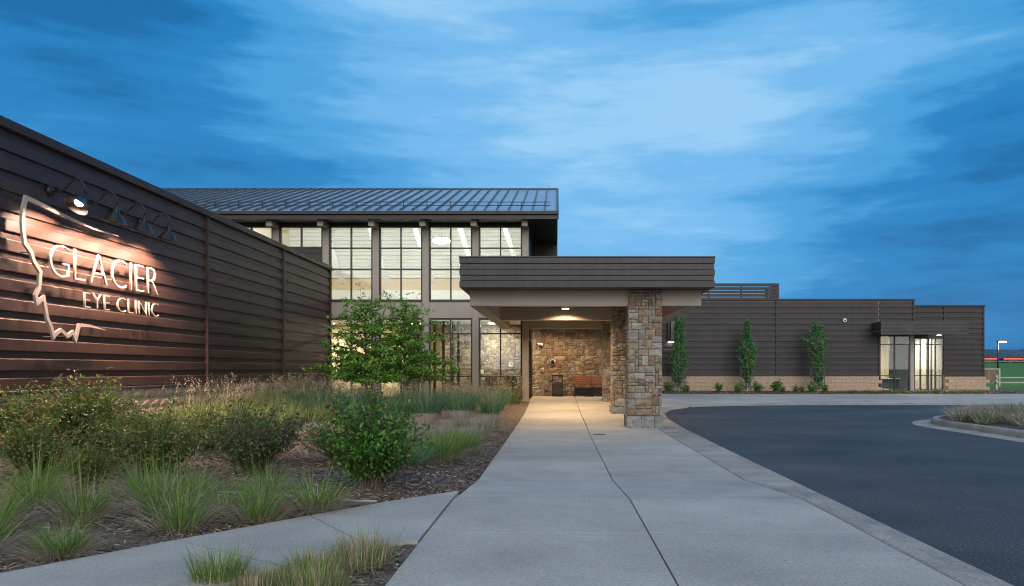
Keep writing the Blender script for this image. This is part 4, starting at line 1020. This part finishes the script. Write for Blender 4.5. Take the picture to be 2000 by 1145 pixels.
# two low branched trees before the glass
def hawthorn(seed, H, rx):
    rs = np.random.RandomState(seed); paths = []; P = []; D = []
    tr = np.array([[0, 0, 0], [.02, .01, .5], [-.02, .02, 1.0], [.03, 0, 1.6], [0, .03, 2.3], [.02, 0, 3.0]]); tr[:, 2] *= H / 3.7
    paths.append((tr, [.065, .055, .05, .036, .022, .01]))
    for k in range(48):
        z = .80 + (H - 1.3) * (k / 48) ** 1.55; az = k * 2.4 + rs.normal(0, .25)
        prof = math.sin(min(1, (z - .5) / (H - .3) * 1.0) * math.pi * .62 + .75) if z > .6 else .9
        prof = lin((z - .7) / (H - .9), ((0, 1.0), (.15, 1.2), (.32, 1.1), (.5, .82), (.7, .56), (.85, .36), (1, .2)))
        ln = rx * prof * rs.uniform(.72, 1.12); rise = .06 + .75 * (k / 48) ** 1.6
        o0 = np.array([0, 0, z]); e = np.array([math.cos(az) * ln, math.sin(az) * ln, z + rise * ln * .8 - .05]); c = np.array([e[0] * .5, e[1] * .5, z + rise * ln * .55 + .08])
        pts = bez(o0, c, e, 9); paths.append((pts, np.linspace(.022, .004, 9)))
        ns = int((9 + 10 * ln) * lin(z / H, ((.2, 1.0), (.4, .9), (.6, .5), (1, .3))))
        for s in range(ns):
            t = rs.uniform(.22, 1.0); i = min(7, int(t * 8)); p0 = pts[i] + (pts[i + 1] - pts[i]) * (t * 8 - i)
            d = rand_dir(rs, 1)[0]; d[2] = abs(d[2]) * .35 + .05; tl = rs.uniform(.14, .42); p1 = p0 + d * tl
            paths.append((np.array([p0, (p0 + p1) / 2 + [0, 0, .03], p1]), [.006, .004, .002]))
            for q in range(rs.randint(8, 14)):
                u = rs.uniform(.15, 1.1); P.append(p0 + (p1 - p0) * u + rs.normal(0, .045, 3) * [1, 1, .6]); D.append(d * .6 + rs.normal(0, .7, 3))
    for k in range(9):                                      # ascending leaders
        az = rs.uniform(0, 6.28); o0 = np.array([0, 0, H * rs.uniform(.45, .65)]); e = np.array([math.cos(az) * rx * rs.uniform(.25, .75), math.sin(az) * rx * .5, H * rs.uniform(.85, 1.04)])
        pts = bez(o0, (o0 + e) / 2 + [0, 0, -.1], e, 7); paths.append((pts, np.linspace(.014, .003, 7)))
        for q in range(26):
            t = rs.uniform(.45, 1.02); i = min(5, int(t * 6)); P.append(pts[i] + (pts[i + 1] - pts[i]) * (t * 6 - i) + rs.normal(0, .07, 3)); D.append(rs.normal(0, 1, 3))
    P = np.array(P); D = np.array(D); N = rand_dir(rs, len(P), 1.4)
    V, Q = leaf_arrays(P, D, N, .088 * rs.uniform(.6, 1.3, len(P)), .064 * rs.uniform(.7, 1.2, len(P)), rs)
    cr_ = np_mesh('crown', V, Q, L_TREE); V, Q = tube_arrays(paths, 6); return cr_, np_mesh('trunk', V, Q, BARK, True)
for i, (x, y, H, rx, sd, lab) in enumerate(((-6.08, 24.4, 3.70, 1.38, 31, 'leafy layered hawthorn tree before the glass, next to the brown wing'),
                                            (-4.80, 24.2, 3.60, 1.30, 32, 'leafy layered hawthorn tree before the glass, nearer the walkway'))):
    plant('hawthorn_tree', hawthorn(sd, H, rx), (x, y, zb(x, y)), i * 1.7, 1, lab, 'tree', 'low hawthorn trees in the bed', ('crown', 'trunk'))

# three columnar aspens
def aspen(seed, H, prof, nleaf):
    rs = np.random.RandomState(seed); paths = []; P = []
    tr = np.array([[0, 0, 0], [.04, 0, H * .3], [-.03, 0, H * .6], [.02, 0, H * .97]]); tr = np.array([[np.interp(t, [0, .3, .6, .97], tr[:, 0]), 0, H * t] for t in np.linspace(0, .97, 8)])
    paths.append((tr, np.linspace(.05, .008, 8)))
    for k in range(70):
        z = H * (.04 + .86 * k / 70); az = k * 2.4; r = lin(z / H, prof) * rs.uniform(.4, 1.1) * .92; up = rs.uniform(.35, .8) * (.25 + .75 * (1 - z / H))
        o0 = np.array([np.interp(z, tr[:, 2], tr[:, 0]), 0, z]); e = o0 + [math.cos(az) * r, math.sin(az) * r, up]; c = o0 + [math.cos(az) * r * .8, math.sin(az) * r * .8, up * .3]
        pts = bez(o0, c, e, 6); paths.append((pts, np.linspace(.012, .003, 6)))
        for q in range(int(nleaf / 70)):
            t = rs.uniform(.15, 1.05); i = min(4, int(t * 5)); P.append(pts[i] + (pts[i + 1] - pts[i]) * (t * 5 - i) + rs.normal(0, .05, 3))
    P = np.array(P); D = rs.normal(0, 1, P.shape); N = rand_dir(rs, len(P), .4)
    V, Q = leaf_arrays(P, D, N, .088 * rs.uniform(.6, 1.25, len(P)), .078 * rs.uniform(.7, 1.1, len(P)), rs)
    a = np_mesh('crown', V, Q, L_ASPEN); V, Q = tube_arrays(paths, 5); return a, np_mesh('trunk', V, Q, BARKPALE, True)
AS = ((1326, 599, 41, ((0, .30), (.15, .42), (.3, .60), (.5, .56), (.6, .36), (.8, .30), (1, .05)), 'narrow columnar aspen beside the stone pillar'),
      (1459, 609, 41, ((0, .6), (.1, .25), (.22, .45), (.42, .72), (.58, .52), (.7, .22), (1, .02)), 'spindle shaped columnar aspen in the middle of the charcoal wall'),
      (1597, 613, 42, ((0, .6), (.12, .32), (.3, .42), (.48, .55), (.66, .80), (.78, .42), (1, .02)), 'columnar aspen widest near its top, closest to the corner window'))
for px, py, sd, prof, lab in AS:
    x = (px - CX) / F * 40.3; top = at(px, py, 40.3).z; H = top - .18
    plant('aspen_tree', aspen(sd + px, H / 1.06, prof, 3000), (x, 40.3, .18), 0, 1, lab, 'tree', 'columnar aspens along the charcoal wall', ('crown', 'trunk'))
m = MB()
for k in range(16):
    a0, a1 = k * math.pi / 8, (k + 1) * math.pi / 8
GUARD = None
for i, (px, *_r) in enumerate(AS):
    x = (px - CX) / F * 40.3; t_ = thing('tree_guard', 'wire mesh tree guard round the base of the ' + ['narrow aspen beside the pillar', 'middle aspen', 'aspen nearest the corner window'][i], 'tree guard', (x, 40.3, .15), 'wire guards round the aspens')
    for k in range(12):
        a0 = k * math.pi / 6; MB().tube([(x + .36 * math.cos(a0), 40.3 + .36 * math.sin(a0), .15), (x + .36 * math.cos(a0), 40.3 + .36 * math.sin(a0), 1.5)], .006 if k % 6 else .018, 4).build('wire', GREYM, t_)
    for z_ in (.5, 1.0, 1.48): MB().tube([(x + .36 * math.cos(k * math.pi / 8), 40.3 + .36 * math.sin(k * math.pi / 8), z_) for k in range(17)], .007, 4).build('hoop', GREYM, t_)

# small shrubs along the far wall
low = [shrub_meshes(60 + k, .32, .55, 26, 12, .085, L_LOW) for k in range(3)]
px_s = [(1305, 1.2), (1340, .9), (1404, 1.05), (1440, 1.0), (1480, 1.1), (1513, 1.35), (1528, .75), (1552, .8), (1566, .7), (1582, 1.0), (1612, .9)]
for i, (px, s) in enumerate(px_s):
    x = (px - CX) / F * 40.2; plant('low_shrub', low[i % 3], (x, 40.2 - .2 * (i % 2), .16), i * 1.3, s, f'{ORD[i]} small leafy shrub from the pillar along the far block wall', 'shrub', 'small shrubs along the far block wall')
rs0 = np.random.RandomState(77)
tuft_s = [np_mesh('blades', *blades(70, .34, .10, .7, .5, .02, rs0), G_GREEN) for _ in range(2)]
for i, px in enumerate((1645, 1668, 1693, 1715, 1748, 1770, 1798, 1830, 1861, 1888, 1912)):
    x = (px - CX) / F * 39.6; o = inst('grass_tuft', tuft_s[i % 2], (x, 39.6, .15), None, i * 1.1, (1, 1, .75 + .3 * ((i * 7) % 5) / 5))
    tag(o, f'{ORD[i]} small green tuft from the aspens in the far mulch strip', 'grass tuft', 'small tufts in the far mulch strip', 'thing')

# leafy shrubs of the front bed
A = shrub_meshes(81, .62, 1.05, 200, 29, .056, L_SHRUB); B = shrub_meshes(82, .76, 1.06, 200, 27, .052, L_RED)
Cc = shrub_meshes(83, .70, .95, 150, 20, .050, L_DULL); Dd = shrub_meshes(84, .68, .90, 180, 25, .050, L_RED)
for nm, ms, x, y, s, rz, lab in (
        ('a', A, -2.02, 8.35, 1.03, 0, 'dense glossy green shrub closest to the walkway'),
        ('c', Cc, -3.75, 9.5, 1.06, .5, 'sparse dull green shrub between the glossy shrub and the rounded one'),
        ('d', Dd, -4.9, 9.5, 1.0, 0, 'rounded bronze tipped shrub in the middle of the bed'),
        ('b', B, -6.75, 11.0, 1.22, .9, 'tallest bronze tipped shrub under the sign'),
        ('b2', B, -7.8, 11.4, 1.0, 3.0, 'bronze tipped shrub at the very left edge of the bed'),
        ('d2', Dd, -5.85, 10.5, .95, 2.0, 'low bronze tipped shrub between the tallest and the rounded one'),
        ('c2', Cc, -6.9, 12.6, .75, 2.2, 'thin twiggy shrub against the block base under the sign'),
        ('c3', Cc, -5.2, 13.0, .70, 4.2, 'thin twiggy shrub behind the rounded shrub'),
        ('e1', Cc, -3.0, 10.6, .8, 1.1, 'dull green shrub tucked behind the glossy shrub'),
        ('e2', Dd, -4.35, 11.0, .85, 3.3, 'bronze tipped shrub behind the sparse dull shrub'),
        ('e3', Dd, -5.5, 12.2, .9, 5.1, 'bronze tipped shrub behind the rounded one, before the olive grasses'),
        ('e4', B, -6.4, 9.4, .72, 4.0, 'low bronze tipped shrub in front of the tallest one'),
        ('e5', Dd, -5.3, 8.7, .6, 1.0, 'small bronze tipped shrub behind the stalked grasses'),
        ('l1', low[0], -5.1, 21.2, 1.5, 1.0, 'small pale leafy plant among the blue green grasses')):
    plant('leafy_shrub', ms, (x, y, zb(x, y) - .01), rz, s, lab, 'shrub', 'leafy shrubs in the planting bed')

# tufts of fountain grass nearest the path: green blades over a skirt of straw
def tuft(seed, h, n, green=G_GREEN, dry=1.0, seedh=0, w=.0075, lean=.38):
    rs = np.random.RandomState(seed); out = [np_mesh('blades', *blades(n, h, .13, lean, .35, w, rs, 5), green)]
    out.append(np_mesh('dry_skirt', *blades(int(n * 1.9 * dry), h * .68, .19, .95, 1.1, w * .75, rs, 5), G_STRAW)); return out
T = [tuft(100 + k, .56, 115, w=.0085, lean=.5) for k in range(4)]
TS = [tuft(110 + k, .40, 190, G_GREEN, 1.5, lean=.6) for k in range(3)]
TG = []
for k in range(3):                                            # clumps with flower stalks
    rs = np.random.RandomState(120 + k); st = blades(16, .80, .09, .20, .06, .008, rs, 5, .3)
    TG.append(T[k] + [np_mesh('stalks', *st, G_OLIVE)])
FT = [(-3.02, 6.15, 1.0, 'g', 'tall green fountain grass in the middle of the row beside the path'), (-3.55, 6.9, 1.05, 'g', 'tall green fountain grass behind and left of the middle one'), (-3.05, 7.0, .72, 't', 'short green tuft behind the middle fountain grass'),
      (-4.05, 6.55, 1.0, 'g', 'tall green fountain grass left of centre beside the path'), (-3.45, 5.35, .85, 's', 'low straw skirted tuft spilling towards the path edge'), (-4.05, 5.3, .95, 't', 'green tuft at the lower left corner beside the path'),
      (-4.55, 6.1, 1.05, 't', 'green tuft at the left photo edge, upper one'), (-4.9, 7.2, 1.0, 'g', 'tall grass behind the left edge tufts'), (-2.55, 6.55, .95, 'g', 'pale stalked fountain grass right of the middle one'),
      (-5.35, 7.9, 1.0, 'g', 'stalked grass before the low bronze tipped shrub'), (-3.75, 8.0, .8, 't', 'thin tuft between the stalked grass and the dull shrub'), (-2.85, 7.35, .8, 't', 'small tuft behind the pale stalked grass'),
      (-2.20, 6.98, 1.15, 's', 'rounded dark green tuft with straw skirt next to the glossy shrub'), (-4.25, 7.9, .9, 'g', 'stalked grass before the rounded shrub'), (-3.1, 8.3, .75, 't', 'thin green tuft before the sparse dull shrub')]
for i, (x, y, s, k, lab) in enumerate(FT):
    ms = TG[i % 3] if k == 'g' else T[i % 4] if k == 't' else TS[i % 3]
    plant('fountain_grass', ms, (x, y, zb(x, y) - .01), i * 1.9, s, lab, 'grass', 'fountain grasses beside the path', ('blades', 'dry_skirt', 'stalks'))
# small island before the path: clipped tufts with flat straw tops
def clipped(seed, r, h, n, gmat, gn):
    rs = np.random.RandomState(seed); V, Q = blades(n, h, r * .85, .16, .06, .0075, rs, 4, .07)
    return [np_mesh('cut_straw', V, Q, G_GREYSTRAW if gmat is not G_GREEN else G_STRAW), np_mesh('blades', *blades(gn, h * 1.55, r * .8, .35, .2, .0065, rs, 4, .55), gmat), np_mesh('dry_skirt', *blades(int(n * .45), h * 1.15, r * .8, .95, .95, .0065, rs, 5, .5), G_STRAW)]
NI = [(-1.27, 5.02, .20, .21, 420, 130, 'clipped straw tuft with a flat tan top beside the path kerb'), (-1.50, 4.74, .19, .16, 380, 190, 'clipped straw tuft with long green blades, second from the kerb'), (-1.74, 4.50, .17, .13, 280, 130, 'low grey green tuft at the bottom edge before the path'),
      (-1.40, 4.40, .22, .15, 300, 330, 'pale green tuft at the bottom edge near the walkway'), (-2.02, 4.60, .17, .19, 60, 330, 'spiky green tuft farthest from the walkway at the bottom edge')]
for i, (x, y, r, h, n, g, lab) in enumerate(NI):
    plant('clipped_grass', clipped(200 + i, r, h, n, G_GREEN, g), (x, y, .10), i * 1.3, 1, lab, 'grass', 'clipped tufts before the path', ('cut_straw', 'blades', 'dry_skirt'))
# grey clipped tufts beside the walkway
CT = [clipped(210 + k, .31, .40, 1100, G_BLUE if k else G_OLIVE, 40) for k in range(3)]
GR = [(-2.95, 17.1, 'grey clipped flat topped tuft, farthest from the walkway in the back row'), (-2.22, 17.0, 'grey clipped flat topped tuft in the middle of the back row'), (-1.55, 16.9, 'grey clipped flat topped tuft beside the walkway in the back row'),
      (-2.75, 15.2, 'grey clipped tuft in the second row behind the glossy shrub'), (-2.15, 15.0, 'grey clipped tuft in the middle of the second row'), (-1.62, 15.0, 'greenish clipped tuft beside the walkway in the second row'),
      (-2.6, 13.2, 'grey clipped tuft in the third row, right of the glossy shrub'), (-2.05, 13.1, 'grey straw tuft in the third row near the walkway'), (-1.62, 13.4, 'low straw tuft in the third row at the mulch edge'),
      (-2.3, 11.6, 'straw tuft behind the bright green clump'), (-3.6, 12.4, 'grey clipped tuft behind the glossy shrub'), (-4.3, 14.0, 'grey clipped tuft before the olive grasses'), (-3.4, 15.6, 'grey clipped tuft before the blue green grasses')]
for i, (x, y, lab) in enumerate(GR): plant('clipped_grass', CT[i % 3], (x, y, zb(x, y) - .01), i * 2.1, .95 + .12 * ((i * 3) % 4 - 1.5) / 2, lab, 'grass', 'grey clipped tufts beside the walkway', ('cut_straw', 'blades', 'dry_skirt'))
rs = np.random.RandomState(300)
br = [np_mesh('blades', *blades(420, .55, .22, .45, .4, .010, rs, 5), G_GREEN), np_mesh('dry_skirt', *blades(200, .4, .25, 1.2, 1.1, .008, rs, 5), G_STRAW)]
bl = [np_mesh('blades', *blades(420, .36, .20, .75, .35, .008, rs, 4), G_BLUE), np_mesh('dry_skirt', *blades(120, .3, .2, 1.2, 1.1, .008, rs, 5), G_STRAW)]
for ms, x, y, lab in ((br, -1.70, 11.15, 'bright green grass clump beside the mulch edge of the walkway'), (bl, -1.98, 10.4, 'blue fescue clump right of the glossy shrub'), (br, -1.55, 12.3, 'green grass clump behind the bright one, at the mulch edge')):
    plant('grass_clump', ms, (x, y, zb(x, y) - .01), 0, 1, lab, 'grass', None, ('blades', 'dry_skirt'))

# blue green reed grasses: the front clumps one by one, the mass behind as one growth
def reed(seed, h, n, mat, seeds=True):
    rs = np.random.RandomState(seed); g = [np_mesh('blades', *blades(n, h, .20, .42, .30, .013, rs, 5), mat)]
    V, Q = blades(34, h * 1.12, .16, .26, .14, .007, rs, 5, .25)
    tips = V.reshape(34, 12, 3)[:, 10]; P = np.repeat(tips, 7, 0) + rs.normal(0, .02, (238, 3)) - np.outer(np.tile(np.arange(7), 34), [0, 0, .022]); Dn = rs.normal(0, .5, (238, 3)); Dn[:, 2] += .8
    V2, Q2 = leaf_arrays(P, Dn, rand_dir(rs, 238), .04, .012, rs); g.append(np_mesh('seed_heads', *merge([(V, Q), (V2, Q2)]), G_SEED)); return g
RG = [reed(400 + k, .88, 190, G_BLUE) for k in range(3)]
fr = [(-1.75, 20.6, 'blue green reed grass clump nearest the walkway'), (-2.55, 20.2, 'blue green reed grass clump second from the walkway'), (-3.4, 20.0, 'blue green reed grass clump third from the walkway'), (-4.3, 20.1, 'blue green reed grass clump fourth from the walkway'), (-5.2, 19.8, 'blue green reed grass clump before the tree nearer the walkway'), (-6.1, 20.0, 'blue green reed grass clump before the tree next to the brown wing')]
for i, (x, y, lab) in enumerate(fr): plant('reed_grass', RG[i % 3], (x, y, zb(x, y)), i * 1.7, .95 + .1 * (i % 3), lab, 'grass', 'front row of blue green reed grasses', ('blades', 'seed_heads'))
def mass(name, spots, h, n, mat, seed, lab, w=.013, seeds=True, lean=.42, seedmat=G_SEED):
    rs = np.random.RandomState(seed); ps = []; pv = []
    for x, y in spots:
        s = rs.uniform(.8, 1.15); V, Q = blades(n, h * s, .22, lean, .3, w, rs, 4); ps.append((V + [x, y, zb(x, y)], Q))
        if seeds:
            V, Q = blades(16, h * s * 1.14, .18, .26, .14, .007, rs, 4, .25); tips = V.reshape(16, 10, 3)[:, 8]
            P = np.repeat(tips, 6, 0) + rs.normal(0, .025, (96, 3)) - np.outer(np.tile(np.arange(6), 16), [0, 0, .025]); Dn = rs.normal(0, .5, (96, 3)); Dn[:, 2] += .8
            V2, Q2 = leaf_arrays(P, Dn, rand_dir(rs, 96), .045, .014, rs); V, Q = merge([(V, Q), (V2, Q2)]); pv.append((V + [x, y, zb(x, y)], Q))
    o = link(bpy.data.objects.new(name, np_mesh(name, *merge(ps), mat))); tag(o, lab, 'grass', None, 'stuff')
    if seeds:
        c = link(bpy.data.objects.new('seed_heads', np_mesh('seed_heads', *merge(pv), seedmat))); c.parent = o
    return o
rs = np.random.RandomState(9)
sp1 = [(x + rs.uniform(-.3, .3), y + rs.uniform(-.3, .3)) for y in np.arange(20.9, 27.6, 1.0) for x in np.arange(-8.0, -1.5, .85)]
mass('reed_grass_mass', sp1, .78, 130, G_BLUE, 10, 'mass of blue green reed grass before the lobby glass')
sp2 = [(x + rs.uniform(-.25, .25), y + rs.uniform(-.25, .25)) for y in np.arange(14.6, 19.8, .8) for x in np.arange(-8.0, -5.2, .7)]
mass('olive_grass_mass', sp2, .66, 120, G_OLIVE, 12, 'olive and straw coloured grass before the block base', seeds=False)
sp3 = [(x + rs.uniform(-.2, .2), y + rs.uniform(-.2, .2)) for y in np.arange(16.5, 24, .7) for x in (-7.9, -7.4)] + [(-1.5 + rs.uniform(-.2, .2), 27.0 + rs.uniform(-.5, .8)) for _ in range(5)] + [(-2.2 + rs.uniform(-.4, .4), 27.2) for _ in range(4)]
mass('oat_grass_mass', sp3, .92, 60, G_OLIVE, 13, 'tan seed heads of oat grass along the brown wall and beside the post', w=.009)
sp4 = [(x + rs.uniform(-.4, .4), y + rs.uniform(-.4, .4)) for y in np.arange(10.8, 16, 1.1) for x in np.arange(-7.8, -3.0, 1.0)]
mass('dry_grass_mass', sp4, .26, 70, G_GREYSTRAW, 14, 'low dry grass between the shrubs', w=.008, seeds=False, lean=.8)

# grasses on the drive island
rs = np.random.RandomState(55); ps = []; pg = []
for k in range(900):
    x, y = rs.uniform(9.6, 20), rs.uniform(10, 21.2)
    r_ = 3.0; cxn, cyn = 12.45, 18.4
    if x < cxn and y > cyn and (x - cxn) ** 2 + (y - cyn) ** 2 > 2.75 ** 2: continue
    V, Q = blades(70, rs.uniform(.26, .42), .2, .7, .5, .013, rs, 4); (pg if rs.rand() < .3 else ps).append((V + [x, y, .14 + .10 * min(1, (x - 9) / 3)], Q))
o = link(bpy.data.objects.new('island_grass', np_mesh('island_grass', *merge(ps), G_GREYSTRAW))); tag(o, 'dry tan grass covering the drive island', 'grass', None, 'stuff')
c = link(bpy.data.objects.new('green_blades', np_mesh('green_blades', *merge(pg), G_OLIVE))); c.parent = o

# bark chips
rs = np.random.RandomState(70); n = 42000
x = rs.uniform(-7.5, -1.03, n); y = 1 + rs.uniform(0, 1, n) ** 1.2 * 0 + rs.gamma(2.2, 3.2, n) + 2.5; k = (y < 28) & (x > -.62 * y - 1.0)
def in_path(x, y):
    f_ = np.interp(x, [p[0] for p in FE[::-1]], [p[1] for p in FE[::-1]]); g_ = np.interp(x, [p[0] for p in NE[::-1]], [p[1] for p in NE[::-1]]); return (y < f_ + .03) & (y > g_ - .03)
k &= ~in_path(x, y); x, y = x[k], y[k]; n = len(x)
z = np.array([zb(a, b) for a, b in zip(x, y)]) + rs.uniform(.002, .022, n)
D = rs.normal(0, 1, (n, 3)); D[:, 2] *= .2; N = rand_dir(rs, n, 3)
V, Q = leaf_arrays(np.stack([x, y, z], 1), D, N, rs.uniform(.02, .07, n), rs.uniform(.008, .022, n), rs)
o = link(bpy.data.objects.new('bark_chips', np_mesh('bark_chips', V, Q, CHIP))); tag(o, 'loose bark chips scattered over the planting bed', 'bark chips', None, 'stuff')
x = rs.uniform(4.5, 25, 5000); y = rs.uniform(39.05, 41.2, 5000); n = 5000; D = rs.normal(0, 1, (n, 3)); D[:, 2] *= .2
V, Q = leaf_arrays(np.stack([x, y, .15 + .06 * np.clip((y - 39) / 1.5, 0, 1) + rs.uniform(0, .03, n)], 1), D, rand_dir(rs, n, 3), rs.uniform(.04, .10, n), rs.uniform(.02, .04, n), rs)
o = link(bpy.data.objects.new('bark_chips', np_mesh('bark_chips', V, Q, CHIP))); tag(o, 'loose bark chips along the far block wall', 'bark chips', None, 'stuff')
rs = np.random.RandomState(71); n = 9000
x = rs.uniform(-7, -1.05, n); y = rs.uniform(4.0, 16, n); k = (x > -.62 * y - 1.0) & ~in_path(x, y); x, y = x[k], y[k]; n = len(x)
z = np.array([zb(a, b) for a, b in zip(x, y)]) + rs.uniform(.008, .03, n); D = rs.normal(0, 1, (n, 3)); D[:, 2] *= .12
V, Q = leaf_arrays(np.stack([x, y, z], 1), D, rand_dir(rs, n, 3), rs.uniform(.05, .16, n), rs.uniform(.003, .007, n), rs)
o = link(bpy.data.objects.new('straw_litter', np_mesh('straw_litter', V, Q, G_GREYSTRAW))); tag(o, 'fallen grey straw strewn over the mulch between the tufts', 'straw', None, 'stuff')
# irrigation lines
o = MB().tube([(-3.5, 7.95, .13), (-2.9, 7.75, .135), (-2.3, 7.55, .13), (-1.9, 7.35, .135), (-1.72, 7.32, .14)], .011, 6).build('irrigation_pipe', HOSE, None, True); tag(o, 'pale irrigation pipe lying on the mulch below the glossy shrub', 'pipe')
o = MB().tube([(-1.22, 4.62, .11), (-1.17, 4.55, .13), (-1.15, 4.45, .12), (-1.2, 4.35, .10)], .012, 6).build('irrigation_hose', BLACK, None, True); tag(o, 'short black hose loop among the clipped tufts', 'hose')
# dark tree line far off
rs = np.random.RandomState(90); ps = []
for k in range(220):
    x0, y0 = rs.uniform(120, 520), rs.uniform(330, 400); h = rs.uniform(1.5, 4); P = np.array([x0, y0, zl(x0, y0) + 1]) + rs.normal(0, 1, (26, 3)) * [2.6, 2.6, h * .3] + [0, 0, h * .4]
    ps.append(leaf_arrays(P, rs.normal(0, 1, (26, 3)), rand_dir(rs, 26), 1.6, 1.4, rs))
o = link(bpy.data.objects.new('treeline', np_mesh('treeline', *merge(ps), L_ASPEN))); tag(o, 'dark line of distant trees below the hills', 'trees', None, 'stuff')
